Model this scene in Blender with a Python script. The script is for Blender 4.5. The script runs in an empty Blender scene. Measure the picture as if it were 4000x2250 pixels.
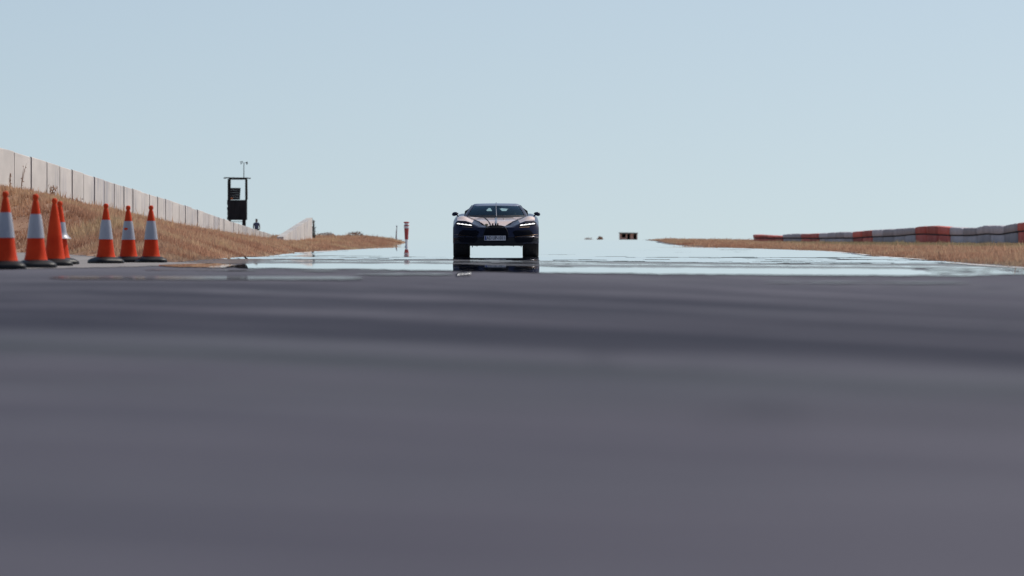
import bpy, bmesh, math, random
import numpy as np
from mathutils import Vector, Matrix, noise

random.seed(7)
rng = np.random.default_rng(7)
scene = bpy.context.scene
col = scene.collection

# ------------------------------------------------------------------ camera
CAM_H = 0.30
FPX = 22222.0          # focal length in photo pixels (200 mm on 36 mm, 4000 px wide)
HOR = 955.0            # eye-level line in the photo
cam_d = bpy.data.cameras.new("camera")
cam = bpy.data.objects.new("camera", cam_d)
col.objects.link(cam)
cam.location = (0, 0, CAM_H)
cam.rotation_euler = (math.radians(90) - math.atan((1125 - HOR) / FPX), 0, 0)
cam_d.lens = 200
cam_d.sensor_width = 36
cam_d.clip_start = 0.5
cam_d.clip_end = 30000
cam_d.dof.use_dof = True
cam_d.dof.focus_distance = 135.5
cam_d.dof.aperture_fstop = 3.8
scene.camera = cam

# ------------------------------------------------------------------ world + sun
SUN_EL = math.radians(50)
SUN_AZ = math.radians(52)      # clockwise from the view direction (+Y) to the right
world = bpy.data.worlds.new("World")
scene.world = world
world.use_nodes = True
wn = world.node_tree
wn.nodes.clear()
w_out = wn.nodes.new("ShaderNodeOutputWorld")
w_bg = wn.nodes.new("ShaderNodeBackground")
w_sky = wn.nodes.new("ShaderNodeTexSky")
w_sky.sky_type = 'NISHITA'
w_sky.sun_disc = False
w_sky.sun_elevation = SUN_EL
w_sky.sun_rotation = SUN_AZ
w_sky.air_density = 1.0
w_sky.dust_density = 1.0
w_sky.ozone_density = 1.6
w_tc = wn.nodes.new("ShaderNodeTexCoord")
w_map = wn.nodes.new("ShaderNodeMapping")      # lift the lookup a little off the thick horizon air
w_map.inputs["Location"].default_value = (0, 0, 0.122)
w_mix = wn.nodes.new("ShaderNodeMix")
w_mix.data_type = 'RGBA'
w_mix.blend_type = 'MULTIPLY'
w_mix.inputs[0].default_value = 1.0
w_mix.inputs[7].default_value = (1.0, 0.905, 0.805, 1)
wn.links.new(w_tc.outputs["Generated"], w_map.inputs["Vector"])
wn.links.new(w_map.outputs["Vector"], w_sky.inputs["Vector"])
wn.links.new(w_sky.outputs["Color"], w_mix.inputs[6])
wn.links.new(w_mix.outputs[2], w_bg.inputs["Color"])
w_bg.inputs["Strength"].default_value = 0.135
wn.links.new(w_bg.outputs["Background"], w_out.inputs["Surface"])

sun_d = bpy.data.lights.new("sun", 'SUN')
sun_d.energy = 3.2
sun_d.angle = math.radians(0.53)
sun_d.color = (1.0, 0.95, 0.87)
sun = bpy.data.objects.new("sun", sun_d)
col.objects.link(sun)
sdir = Vector((math.sin(SUN_AZ) * math.cos(SUN_EL), math.cos(SUN_AZ) * math.cos(SUN_EL), math.sin(SUN_EL)))
sun.rotation_euler = (-sdir).to_track_quat('-Z', 'Y').to_euler()
sun.location = (30, 60, 60)

vs = scene.view_settings
vs.view_transform = 'Standard'
vs.look = 'None'
vs.exposure = 0.0
vs.gamma = 1
vs.use_curve_mapping = False
scene.cycles.max_bounces = 8
scene.cycles.transparent_max_bounces = 12
scene.cycles.use_denoising = True

# ------------------------------------------------------------------ helpers
def mat(name, base=(0.5, 0.5, 0.5), rough=0.6, metal=0.0, spec=0.5, emis=None, emis_s=0.0, coat=0.0, coat_r=0.05):
    m = bpy.data.materials.new(name)
    m.use_nodes = True
    b = m.node_tree.nodes["Principled BSDF"]
    b.inputs["Base Color"].default_value = (*base, 1)
    b.inputs["Roughness"].default_value = rough
    b.inputs["Metallic"].default_value = metal
    b.inputs["Specular IOR Level"].default_value = spec
    b.inputs["Coat Weight"].default_value = coat
    b.inputs["Coat Roughness"].default_value = coat_r
    if emis:
        b.inputs["Emission Color"].default_value = (*emis, 1)
        b.inputs["Emission Strength"].default_value = emis_s
    return m

class NT:
    """tiny node-graph helper"""
    def __init__(self, m):
        self.t = m.node_tree
        self.b = self.t.nodes["Principled BSDF"]
    def n(self, kind, **kw):
        nd = self.t.nodes.new(kind)
        for k, v in kw.items():
            setattr(nd, k, v)
        return nd
    def l(self, a, b):
        self.t.links.new(a, b)
    def pos(self):
        return self.n("ShaderNodeNewGeometry").outputs["Position"]
    def obj(self):
        return self.n("ShaderNodeTexCoord").outputs["Object"]
    def mapping(self, v, scale=(1, 1, 1), rot=(0, 0, 0), loc=(0, 0, 0)):
        m = self.n("ShaderNodeMapping")
        m.inputs["Scale"].default_value = scale
        m.inputs["Rotation"].default_value = rot
        m.inputs["Location"].default_value = loc
        self.l(v, m.inputs["Vector"])
        return m.outputs["Vector"]
    def noise(self, v, scale=1.0, detail=4, rough=0.55):
        nd = self.n("ShaderNodeTexNoise")
        nd.inputs["Scale"].default_value = scale
        nd.inputs["Detail"].default_value = detail
        nd.inputs["Roughness"].default_value = rough
        self.l(v, nd.inputs["Vector"])
        return nd.outputs["Fac"]
    def ramp(self, f, stops):
        r = self.n("ShaderNodeValToRGB")
        els = r.color_ramp.elements
        while len(els) > 1:
            els.remove(els[-1])
        els[0].position = stops[0][0]
        els[0].color = (*stops[0][1], 1)
        for p, c in stops[1:]:
            e = els.new(p)
            e.color = (*c, 1)
        self.l(f, r.inputs["Fac"])
        return r.outputs["Color"]
    def math(self, op, a, b=None, clamp=False):
        nd = self.n("ShaderNodeMath", operation=op, use_clamp=clamp)
        for i, x in enumerate((a, b)):
            if x is None:
                continue
            if isinstance(x, (int, float)):
                nd.inputs[i].default_value = x
            else:
                self.l(x, nd.inputs[i])
        return nd.outputs[0]
    def mix(self, f, a, b, blend='MIX'):
        nd = self.n("ShaderNodeMix", data_type='RGBA', blend_type=blend)
        if isinstance(f, (int, float)):
            nd.inputs[0].default_value = f
        else:
            self.l(f, nd.inputs[0])
        for i, x in ((6, a), (7, b)):
            if isinstance(x, tuple):
                nd.inputs[i].default_value = (*x, 1)
            else:
                self.l(x, nd.inputs[i])
        return nd.outputs[2]
    def base(self, c):
        self.l(c, self.b.inputs["Base Color"])
    def bump(self, h, strength=0.3, dist=0.01):
        nd = self.n("ShaderNodeBump")
        nd.inputs["Strength"].default_value = strength
        nd.inputs["Distance"].default_value = dist
        self.l(h, nd.inputs["Height"])
        self.l(nd.outputs["Normal"], self.b.inputs["Normal"])

class MB:
    """collects geometry for one mesh"""
    def __init__(self):
        self.v, self.f = [], []
    def add(self, vs_, fs_):
        o = len(self.v)
        self.v += [tuple(p) for p in vs_]
        self.f += [tuple(i + o for i in f) for f in fs_]
        return self
    def box(self, c, s, rz=0.0, M=None):
        hx, hy, hz = s[0] / 2, s[1] / 2, s[2] / 2
        R = Matrix.Rotation(rz, 3, 'Z') if M is None else M
        vs_ = [Vector(c) + R @ Vector((x * hx, y * hy, z * hz)) for z in (-1, 1) for x, y in ((-1, -1), (1, -1), (1, 1), (-1, 1))]
        return self.add(vs_, [(3, 2, 1, 0), (4, 5, 6, 7), (0, 1, 5, 4), (1, 2, 6, 5), (2, 3, 7, 6), (3, 0, 4, 7)])
    def grid(self, rows, close_u=False):
        nr, nc = len(rows), len(rows[0])
        vs_ = [p for r in rows for p in r]
        fs_ = []
        for i in range(nr - 1):
            for j in range(nc if close_u else nc - 1):
                k = (j + 1) % nc
                fs_.append((i * nc + j, i * nc + k, (i + 1) * nc + k, (i + 1) * nc + j))
        return self.add(vs_, fs_)
    def lathe(self, prof, n=24, c=(0, 0, 0), cap=True):
        rows = [[(c[0] + r * math.cos(2 * math.pi * k / n), c[1] + r * math.sin(2 * math.pi * k / n), c[2] + z) for k in range(n)] for r, z in prof]
        o = len(self.v)
        self.grid(rows, True)
        if cap:
            self.f.append(tuple(o + k for k in reversed(range(n))))
            b = o + (len(prof) - 1) * n
            self.f.append(tuple(b + k for k in range(n)))
        return self
    def tube(self, pts, radii, n=8):
        pts = [Vector(p) for p in pts]
        if isinstance(radii, (int, float)):
            radii = [radii] * len(pts)
        rows = []
        for i, p in enumerate(pts):
            d = (pts[min(i + 1, len(pts) - 1)] - pts[max(i - 1, 0)]).normalized()
            a = d.orthogonal().normalized() if abs(d.z) > 0.95 else d.cross(Vector((0, 0, 1))).normalized()
            b = d.cross(a).normalized()
            rows.append([p + radii[i] * (a * math.cos(2 * math.pi * k / n) + b * math.sin(2 * math.pi * k / n)) for k in range(n)])
        o = len(self.v)
        self.grid(rows, True)
        self.f.append(tuple(o + k for k in range(n)))
        e = o + (len(pts) - 1) * n
        self.f.append(tuple(e + k for k in reversed(range(n))))
        return self
    def prism(self, poly, fn, fn2):
        """poly of (a,b); fn maps to the front point, fn2 to the back point"""
        n = len(poly)
        self.add([fn(*p) for p in poly] + [fn2(*p) for p in poly],
                 [tuple(range(n)), tuple(reversed(range(n, 2 * n)))] + [(i, n + i, n + (i + 1) % n, (i + 1) % n) for i in range(n)])
        return self
    def build(self, name, m, parent=None, smooth=None, bevel=0.0):
        me = bpy.data.meshes.new(name)
        me.from_pydata(self.v, [], self.f)
        bm = bmesh.new()
        bm.from_mesh(me)
        bmesh.ops.recalc_face_normals(bm, faces=bm.faces)
        if bevel:
            bmesh.ops.bevel(bm, geom=list(bm.edges), offset=bevel, segments=2, affect='EDGES', profile=0.6)
        bm.to_mesh(me)
        bm.free()
        return link(name, me, m, parent, smooth)

def link(name, me, m, parent=None, smooth=None):
    me.materials.clear()
    me.materials.append(m)
    if smooth is not None:
        me.polygons.foreach_set("use_smooth", [True] * len(me.polygons))
        if smooth < 180:
            me.set_sharp_from_angle(angle=math.radians(smooth))
    o = bpy.data.objects.new(name, me)
    col.objects.link(o)
    if parent:
        o.parent = parent
    return o

def tag(o, label=None, cat=None, group=None, kind=None):
    if label: o["label"] = label
    if cat: o["category"] = cat
    if group: o["group"] = group
    if kind: o["kind"] = kind
    return o

def empty(name, loc, rz=0.0):
    o = bpy.data.objects.new(name, None)
    o.empty_display_size = 0.3
    o.location = loc
    o.rotation_euler = (0, 0, rz)
    col.objects.link(o)
    return o

def px(x, D):                # lateral position of photo column x at distance D
    return (x - 2000.0) / FPX * D
def pz(y, D):                # height of photo row y at distance D
    return CAM_H + (HOR - y) / FPX * D
def at(x, y, D):
    return Vector((px(x, D), D, pz(y, D)))

def sstep(a, b, x):
    t = np.clip((np.asarray(x, float) - a) / (b - a), 0, 1)
    return t * t * (3 - 2 * t)

# ------------------------------------------------------------------ terrain shape
_D = np.linspace(-50, 6000, 60501)
_s = np.interp(_D, [140, 160, 240, 290, 340, 430], [0, 0.0012, 0.0012, 0.0043, 0.0043, 0.0])
_z = np.concatenate([[0], np.cumsum((_s[1:] + _s[:-1]) / 2 * np.diff(_D))])
def road_z(X, D):
    X = np.asarray(X, float); D = np.asarray(D, float)
    z = np.interp(D, _D, _z)
    return z + 0.12 * sstep(90, 122, D) * sstep(5.5, 9, -X) * (1 - sstep(150, 230, D))

LEFT = [(-5.75, 97), (-7.6, 107), (-9.9, 120), (-12.8, 126), (-18, 129), (-40, 140), (-200, 170), (-200, 2500), (-40, 2500), (-40, 470), (-14, 420),
        (-9.0, 375), (-6.35, 338), (-6.3, 272), (-6.4, 238), (-6.9, 190), (-6.3, 140), (-6.05, 115), (-5.8, 103)]
RIGHT = [(5.7, 40), (6.75, 75), (9.2, 139), (11.5, 200), (10.6, 250), (8.6, 300), (9.2, 380), (13.5, 440), (40, 800), (60, 2500), (300, 2500), (300, 40)]
def wobble(poly, amp, seg, seed):
    out = []
    for i, p in enumerate(poly):
        q = poly[(i + 1) % len(poly)]
        L = math.dist(p, q)
        n = max(1, int(L / seg)) if L < 120 else 1
        for k in range(n):
            t = k / n
            x, y = p[0] + (q[0] - p[0]) * t, p[1] + (q[1] - p[1]) * t
            out.append((x + amp * noise.noise((x * .4, y * .25, seed)), y + 3 * amp * noise.noise((x * .4, y * .25, seed + 9))))
    return out
LEFT_W = wobble(LEFT, 0.36, 3.0, 1.3)
RIGHT_W = wobble(RIGHT, 0.40, 4.0, 5.1)

def poly_dist(X, Y, poly):
    """signed distance, positive inside"""
    X = np.asarray(X, float).ravel(); Y = np.asarray(Y, float).ravel()
    d2 = np.full(X.shape, 1e18)
    inside = np.zeros(X.shape, bool)
    n = len(poly)
    for i in range(n):
        x0, y0 = poly[i]; x1, y1 = poly[(i + 1) % n]
        ex, ey = x1 - x0, y1 - y0
        t = np.clip(((X - x0) * ex + (Y - y0) * ey) / (ex * ex + ey * ey + 1e-12), 0, 1)
        d2 = np.minimum(d2, (X - x0 - t * ex) ** 2 + (Y - y0 - t * ey) ** 2)
        c = ((y0 > Y) != (y1 > Y))
        xi = x0 + (Y - y0) * ex / (ey if abs(ey) > 1e-12 else 1e-12)
        inside ^= c & (X < xi)
    d = np.sqrt(d2)
    return np.where(inside, d, -d)

def ground_z(X, D):
    shp = np.shape(X)
    X = np.asarray(X, float).ravel(); D = np.asarray(D, float).ravel()
    base = road_z(X, D)
    dl = poly_dist(X, D, LEFT_W)
    H = np.interp(D, [0, 140, 157, 176, 205, 229, 245, 262, 290, 310, 330, 380, 430], [1.70, 1.58, 1.43, 1.17, 0.86, 0.60, 0.48, 0.43, 0.46, 0.58, 0.70, 0.72, 0.68])
    wd = np.interp(D, [0, 120, 152, 200, 250, 290], [5.6, 5.6, 5.8, 5.2, 4.9, 2.2])
    t = np.clip(dl / wd, 0, 1)
    f = np.where(D < 280, t * (0.9 + 0.1 * t), t)
    back = 1 - 0.75 * sstep(12.9, 17, -X) * (1 - sstep(300, 345, D)) * sstep(-3, 0, -X)
    zl = base + np.maximum(H * back - base, -0.3) * f
    dr = poly_dist(X, D, RIGHT_W)
    HR = np.interp(D, [0, 120, 300, 400, 500, 700], [0.07, 0.09, 0.22, 0.36, 0.48, 0.54])
    tr = np.clip(dr / np.interp(D, [0, 150, 300, 420], [10, 12, 12, 5]), 0, 1)
    zrr = base + np.where(D < 480, HR - base, np.maximum(HR - base, -0.1)) * tr
    z = np.where(dl > 0, zl, np.where(dr > 0, zrr, base))
    return z.reshape(shp)

def gz(x, y):
    return float(ground_z(np.array([x]), np.array([y]))[0])

# ------------------------------------------------------------------ setting materials
m_ground = mat("dry_soil", rough=0.95, spec=0.1)
g = NT(m_ground)
p = g.pos()
soil = g.ramp(g.noise(p, 0.6, 6), [(0.3, (0.28, 0.165, 0.115)), (0.55, (0.36, 0.225, 0.155)), (0.75, (0.42, 0.28, 0.20))])
g.base(soil)
g.bump(g.noise(p, 6, 5), 0.6, 0.05)

def asphalt_material(name, dark):
    m = mat(name, rough=0.8, spec=0.2)
    a = NT(m)
    P = a.pos()
    sep = a.n("ShaderNodeSeparateXYZ"); a.l(P, sep.inputs[0])
    X, Y = sep.outputs[0], sep.outputs[1]
    broad = a.noise(a.mapping(P, (0.5, 0.16, 1), (0, 0, 0.3)), 1.0, 3)
    c = a.ramp(broad, [(0.3, (0.058, 0.053, 0.073)), (0.5, (0.070, 0.064, 0.085)), (0.7, (0.084, 0.078, 0.099))])
    tint = a.noise(a.mapping(P, (0.35, 0.3, 1), loc=(4, 2, 0)), 1.0, 2)
    c = a.mix(a.math('MULTIPLY', a.math('SUBTRACT', tint, 0.45, True), 2.2, True), c, (0.060, 0.066, 0.081))
    # rubber laid down by cars sweeping across the view: strands that follow one curved driving line
    wob = a.math('MULTIPLY', a.math('SUBTRACT', a.noise(a.mapping(P, (0.35, 0.12, 1)), 1.0, 2), 0.5), 0.10)
    lny = a.math('LOGARITHM', a.math('MAXIMUM', Y, 1.0), math.e)
    bend = a.math('ADD', a.math('MULTIPLY', X, 0.146), a.math('MULTIPLY', a.math('MULTIPLY', X, X), 0.022))
    L = a.math('ADD', a.math('ADD', a.math('SUBTRACT', lny, math.log(18.85)), bend), wob)
    cv = a.n("ShaderNodeCombineXYZ")
    a.l(a.math('MULTIPLY', L, 7.0), cv.inputs[0]); a.l(a.math('MULTIPLY', X, 0.45), cv.inputs[1])
    s1 = a.noise(cv.outputs[0], 1.0, 4, 0.65)
    cv2 = a.n("ShaderNodeCombineXYZ")
    a.l(a.math('MULTIPLY', L, 17.0), cv2.inputs[0]); a.l(a.math('MULTIPLY', X, 0.7), cv2.inputs[1]); cv2.inputs[2].default_value = 7.0
    s2 = a.noise(cv2.outputs[0], 1.0, 3, 0.6)
    streak = a.math('ADD', a.math('MULTIPLY', s1, 0.5), a.math('MULTIPLY', s2, 0.5))
    c = a.mix(a.math('MULTIPLY', a.math('SUBTRACT', streak, 0.51, True), 6.0, True), c, (0.120, 0.114, 0.138))
    c = a.mix(a.math('MULTIPLY', a.math('SUBTRACT', 0.49, streak, True), 6.0, True), c, (0.034, 0.032, 0.052))
    for off, half, soft, amt, colr in dark:
        d = a.math('ABSOLUTE', a.math('SUBTRACT', L, off))
        f = a.math('DIVIDE', a.math('SUBTRACT', half + soft, d), soft, True)
        f = a.math('MULTIPLY', f, a.math('ADD', a.math('MULTIPLY', streak, -3.0), 2.4), True)
        c = a.mix(a.math('MULTIPLY', f, amt), c, colr)
    # grazing-angle brightness near the mirage painted into the colour, paler with distance
    graze_lift = a.math('DIVIDE', a.math('SUBTRACT', Y, 30.0), 40.0, True)
    c = a.mix(a.math('MULTIPLY', graze_lift, 0.5), c, (0.125, 0.119, 0.138))
    blot = a.noise(a.mapping(P, (1.3, 0.22, 1), loc=(3, 1, 0)), 1.0, 4, 0.6)      # old oil and patched tar
    c = a.mix(a.math('MULTIPLY', a.math('SUBTRACT', blot, 0.60, True), 6.0, True), c, (0.024, 0.024, 0.037))
    fine = a.noise(P, 55, 3, 0.7)
    c = a.mix(0.35, c, a.ramp(fine, [(0.35, (0.5, 0.5, 0.5)), (0.65, (1.4, 1.4, 1.4))]), 'MULTIPLY')
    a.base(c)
    a.bump(a.noise(P, 120, 2), 0.25, 0.004)
    return m
RUB = (0.009, 0.009, 0.023)
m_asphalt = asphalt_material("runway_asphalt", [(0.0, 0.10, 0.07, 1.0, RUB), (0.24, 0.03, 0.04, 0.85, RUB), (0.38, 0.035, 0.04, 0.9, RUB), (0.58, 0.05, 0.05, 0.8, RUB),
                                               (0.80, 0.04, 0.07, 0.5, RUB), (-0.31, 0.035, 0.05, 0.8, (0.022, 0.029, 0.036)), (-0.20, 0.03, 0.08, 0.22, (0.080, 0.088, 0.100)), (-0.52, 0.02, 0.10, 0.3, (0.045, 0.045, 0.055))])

m_apron = mat("pale_concrete", rough=0.8, spec=0.25)
a = NT(m_apron)
P = a.pos()
a.base(a.ramp(a.noise(a.mapping(P, (1, 0.4, 1)), 0.8, 5), [(0.3, (0.19, 0.172, 0.165)), (0.7, (0.31, 0.283, 0.27))]))

m_mirage = mat("hot_air_mirror", (0.985, 0.985, 0.985), rough=0.012, metal=1.0)
m_glaze = mat("faint_mirage_glaze", (0.09, 0.09, 0.10), rough=0.8, spec=0.2, coat=0.33, coat_r=0.03)

# ------------------------------------------------------------------ ground sheet
def sheet(name, xs, ys, zf, m, keep=None):
    X, Y = np.meshgrid(np.array(xs, float), np.array(ys, float))
    Z = zf(X, Y)
    nx, ny = len(xs), len(ys)
    verts = np.stack([X, Y, Z], -1).reshape(-1, 3)
    idx = np.arange(nx * ny).reshape(ny, nx)
    faces = np.stack([idx[:-1, :-1], idx[:-1, 1:], idx[1:, 1:], idx[1:, :-1]], -1).reshape(-1, 4)
    if keep is not None:
        c = verts[faces].mean(1)
        faces = faces[keep(c[:, 0], c[:, 1])]
    me = bpy.data.meshes.new(name)
    me.from_pydata(verts.tolist(), [], faces.tolist())
    return link(name, me, m, None, 180)

gx = [-6000, -2500, -1000, -500, -300, -180, -100, -60, -40, -30, -24, -20] + list(np.arange(-18, -4, 0.4)) + list(np.arange(-4, 5, 1.5)) + list(np.arange(5, 34, 0.6)) + [36, 40, 50, 70, 110, 180, 300, 500, 1000, 2500, 6000]
gy = [-3000, -1000, -300, -100, -40, -10] + list(np.arange(0, 80, 5)) + list(np.arange(80, 440, 1.6)) + list(np.arange(445, 720, 8)) + [750, 800, 900, 1000, 1100, 1300, 1700, 2500, 4500, 9000]
def under(X, Y):
    return ground_z(X, Y) - np.where((poly_dist(X, Y, LEFT_W).reshape(X.shape) > 0.3) | (poly_dist(X, Y, RIGHT_W).reshape(X.shape) > 0.3), 0.0, 0.03)
tag(sheet("ground", gx, gy, under, m_ground), kind="structure")

ax = [-60, -40, -30, -24, -20] + list(np.arange(-18, -3, 0.3)) + list(np.arange(-3, 5, 1.0)) + list(np.arange(5, 14, 0.3)) + [16, 20, 30, 60]
ay = list(np.arange(-30, 60, 3)) + list(np.arange(60, 445, 1.0)) + [460, 480, 520, 600]
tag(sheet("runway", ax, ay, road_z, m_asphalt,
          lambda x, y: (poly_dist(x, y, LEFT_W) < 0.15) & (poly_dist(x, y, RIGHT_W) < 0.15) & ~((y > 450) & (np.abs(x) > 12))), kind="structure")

APRON = wobble([(-60, 60), (-6.35, 66.2), (-5.2, 74), (-4.55, 82), (-4.9, 90), (-5.3, 93), (-12.6, 135), (-60, 150)], 0.12, 2.0, 8.8)
tag(sheet("concrete_apron", list(np.arange(-20, -4, 0.2)), list(np.arange(60, 140, 0.4)), lambda X, Y: road_z(X, Y) + 0.006, m_apron,
          lambda x, y: (poly_dist(x, y, APRON) > 0) & (poly_dist(x, y, LEFT_W) < 0.1)), kind="structure")

# mirage: mirror-like sheets of hot air hugging the road, edges frayed; rows are photo rows turned into distances
def row_D(y):
    return CAM_H * FPX / (y - HOR)
mir = MB()
def mirage_band(x0, x1, top, bot, lift=0.010, frag=0.0, seed=0.0, step=6.0):
    """top/bot: photo row as function of column; sheet between, on the flat road"""
    xs = np.arange(x0, x1 + 0.1, step)
    segs = []
    run = []
    for x in xs:
        nt = noise.noise((x * 0.008, seed, 1)) * 1.6 + noise.noise((x * 0.03, seed, 4)) * 0.8
        nb = noise.noise((x * 0.006, seed, 7)) * 3.2 + noise.noise((x * 0.025, seed, 11)) * 1.2 + noise.noise((x * 0.07, seed, 15)) * 0.5
        e = min(1.0, (x - x0) / 90.0, (x1 - x) / 90.0)
        t, b = top(x) + nt, bot(x) + nb
        mid = (t + b) / 2
        hw = (b - t) / 2 * max(0.02, e) ** 0.5
        hw -= frag * max(0, noise.noise((x * 0.011, seed, 21)))
        if hw < 0.25:
            if len(run) > 1: segs.append(run)
            run = []
            continue
        run.append((x, mid - hw, mid + hw))
    if len(run) > 1: segs.append(run)
    for run in segs:
        rows = []
        for x, t, b in run:
            r = []
            Da, Db = row_D(b), row_D(t)
            nt_ = 14
            for k in range(nt_):
                for e_ in (0.0, 0.96):
                    D = Da + (Db - Da) * (k + e_) / nt_
                    X = px(x, D)
                    r.append((X, D, float(road_z(X, D)) + lift + 0.002 * e_ * (Db - Da) / nt_))
            rows.append(r)
        mir.grid(rows)
def lin(pts):
    xs_, ys_ = zip(*pts)
    return lambda x: float(np.interp(x, xs_, ys_))
# broad near pool, dropping a little to the right
mirage_band(905, 3640, lin([(900, 1032), (1700, 1033), (2200, 1047), (2900, 1051), (3500, 1054), (3640, 1060)]),
            lin([(900, 1050), (1350, 1053), (1760, 1060), (2200, 1069), (2900, 1076), (3500, 1080), (3640, 1078)]), seed=2.0)
for i_, (xa, xb, ya, hh_) in enumerate([(3380, 4060, 1053, 3.0), (3520, 4180, 1058.5, 3.4), (3560, 3980, 1064, 4.5), (3500, 4120, 1070.5, 4.0), (3420, 3900, 1076, 3.5), (3700, 4200, 1049, 2.0), (3850, 4260, 1066, 2.5)]):
    mirage_band(xa, xb, lambda x, y_=ya: y_ - 0.003 * (x - 3700), lambda x, y_=ya, h_=hh_: y_ + h_ - 0.003 * (x - 3700), frag=2.6, seed=31.0 + i_)
mirage_band(620, 930, lin([(600, 1034), (930, 1032)]), lin([(600, 1044), (930, 1049)]), seed=3.0)
# slivers in the grey bar between the pools
mirage_band(1050, 2350, lin([(1000, 1019.5), (2350, 1027)]), lin([(1000, 1022), (2350, 1030)]), frag=1.2, seed=5.0)
mirage_band(1900, 3700, lin([(1900, 1030), (3700, 1043)]), lin([(1900, 1032.5), (3700, 1046)]), frag=1.2, seed=6.0)
mirage_band(2500, 3900, lin([(2500, 1036), (3900, 1047)]), lin([(2500, 1037.5), (3900, 1049)]), frag=1.0, seed=7.0)
# far pool: everything beyond, up and over the crest
def far_keep(x, y):
    bound = np.interp(2000 + x / np.maximum(y, 1) * FPX, [600, 880, 1200, 1700, 2200, 2900, 3500, 4000], [1008, 1012, 1015, 1015, 1021, 1031, 1034, 1030])
    bound = bound + 1.2 * np.sin(x * 1.9) + 0.8 * np.sin(x * 5.3 + 1)
    ok = y > CAM_H * FPX / (bound - HOR)
    # slivers of bare asphalt breaking the pool up nearer the eye
    colp = 2000 + x / np.maximum(y, 1) * FPX
    rowp = HOR - (road_z(x, y) - CAM_H) / np.maximum(y, 1) * FPX
    for i in np.nonzero(ok & (y < 330))[0]:
        n_ = noise.noise((colp[i] * 0.0016, rowp[i] * 0.42, 4.7)) + 0.35 * noise.noise((colp[i] * 0.006, rowp[i] * 0.9, 1.7))
        thr = 2.0 if rowp[i] < 975 else (0.55 if rowp[i] < 1003 else 0.36)
        if abs(colp[i] - 1937) < 230: thr += 0.12
        if colp[i] > 3250: thr -= 0.16
        if n_ > thr: ok[i] = False
    return ok
fx = list(np.arange(-9.5, 14, 0.25))
fy = list(np.arange(82, 470, 0.5))
def ripple(X, Y):
    # heat ripples: shallow ramps facing the oncoming eye, dropping back every few metres
    L = 1.5
    sl = np.interp(Y, [130, 134, 190, 240, 270], [0.007, 0.0035, 0.0035, 0.0030, 0.0])
    return road_z(X, Y) + 0.010 + sl * np.mod(Y - 82.0, L)
far_m = sheet("mirage_tmp", fx, fy, ripple, m_mirage,
              lambda x, y: far_keep(x, y) & (poly_dist(x, y, LEFT_W) < -0.05 + 0.5 * np.sin(y * 0.7) ** 2 * 0) & (poly_dist(x, y, RIGHT_W) < -0.35) & (x > -7.2 + np.clip((110 - y) * 0.06, 0, 3)))
o0 = len(mir.v)
mir.add([v.co[:] for v in far_m.data.vertices], [tuple(f.vertices) for f in far_m.data.polygons])
bpy.data.objects.remove(far_m)
# small tilted lens of hot air that catches the left headlamp
Dn, Df = row_D(1083), row_D(1071.5)
for xa, xb, la, lb in ((1783, 1797, .1, .8), (1799, 1812, .35, 1.0), (1814, 1822, .0, .5), (1824, 1840, .3, .95)):
    rows = []
    for k in range(5):
        x = xa + (xb - xa) * k / 4
        Da, Db = Dn + (Df - Dn) * la, Dn + (Df - Dn) * lb
        Da += 0.5 * noise.noise((x * .3, 3, 0)); Db += 0.5 * noise.noise((x * .3, 9, 0))
        rows.append([(px(x, D), D, 0.012 + 0.0021 * (D - Dn)) for D in (Da, (Da + Db) / 2, Db)])
    mir.grid(rows)
me = bpy.data.meshes.new("mirage")
me.from_pydata(mir.v, [], mir.f)
tag(link("mirage", me, m_mirage), "sky-coloured mirage shimmering over the hot runway around the car", kind="structure")

mir = MB()
mirage_band(700, 2250, lin([(700, 1012), (1700, 1015), (2250, 1021)]), lin([(700, 1030), (1700, 1032), (2250, 1045)]), lift=0.006, seed=17.0)
mirage_band(2150, 4100, lin([(2150, 1020), (2900, 1030), (4100, 1034)]), lin([(2150, 1045), (2900, 1050), (4100, 1052)]), lift=0.0065, seed=18.0)
mirage_band(190, 1420, lin([(190, 1083), (1420, 1084)]), lin([(190, 1092), (1420, 1096)]), seed=12.0)
mirage_band(560, 1700, lin([(560, 1055), (1700, 1062)]), lin([(560, 1057), (1700, 1064)]), seed=13.0, frag=1.0)
mirage_band(1380, 1775, lin([(1380, 1072), (1775, 1070)]), lin([(1380, 1078), (1775, 1076)]), seed=14.0, frag=2.0)
mirage_band(2980, 3800, lin([(2980, 1104), (3800, 1106)]), lin([(2980, 1107), (3800, 1110)]), seed=15.0, frag=1.5)
me = bpy.data.meshes.new("faint_mirage")
me.from_pydata(mir.v, [], mir.f)
tag(link("faint_mirage", me, m_glaze, None, 180), "faint mirage streaks on the asphalt in front of the cones", kind="structure")

# ------------------------------------------------------------------ painted edge line
m_paint = mat("worn_white_paint", rough=0.6)
a = NT(m_paint)
a.base(a.ramp(a.noise(a.pos(), 2.2, 4), [(0.36, (0.30, 0.28, 0.27)), (0.5, (0.78, 0.75, 0.70))]))
def paint_line(pts, w, lift=0.016):
    mb = MB()
    rows = []
    for (x0, y0), (x1, y1) in zip(pts[:-1], pts[1:]):
        n = max(2, int(math.dist((x0, y0), (x1, y1)) / 1.5))
        for k in range(n):
            t = k / n
            x, y = x0 + (x1 - x0) * t, y0 + (y1 - y0) * t
            ww = w * (0.75 + 0.5 * noise.noise((x * 3, y * .5, 2)))
            rows.append([(x - ww, y, float(road_z(x, y)) + lift), (x + ww, y, float(road_z(x, y)) + lift)])
    mb.grid(rows)
    return tag(mb.build("edge_line", m_paint), kind="structure")
paint_line([(9.0, 140), (7.75, 106)], 0.11)
paint_line([(7.0, 92), (6.4, 76), (6.2, 66)], 0.10)
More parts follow.
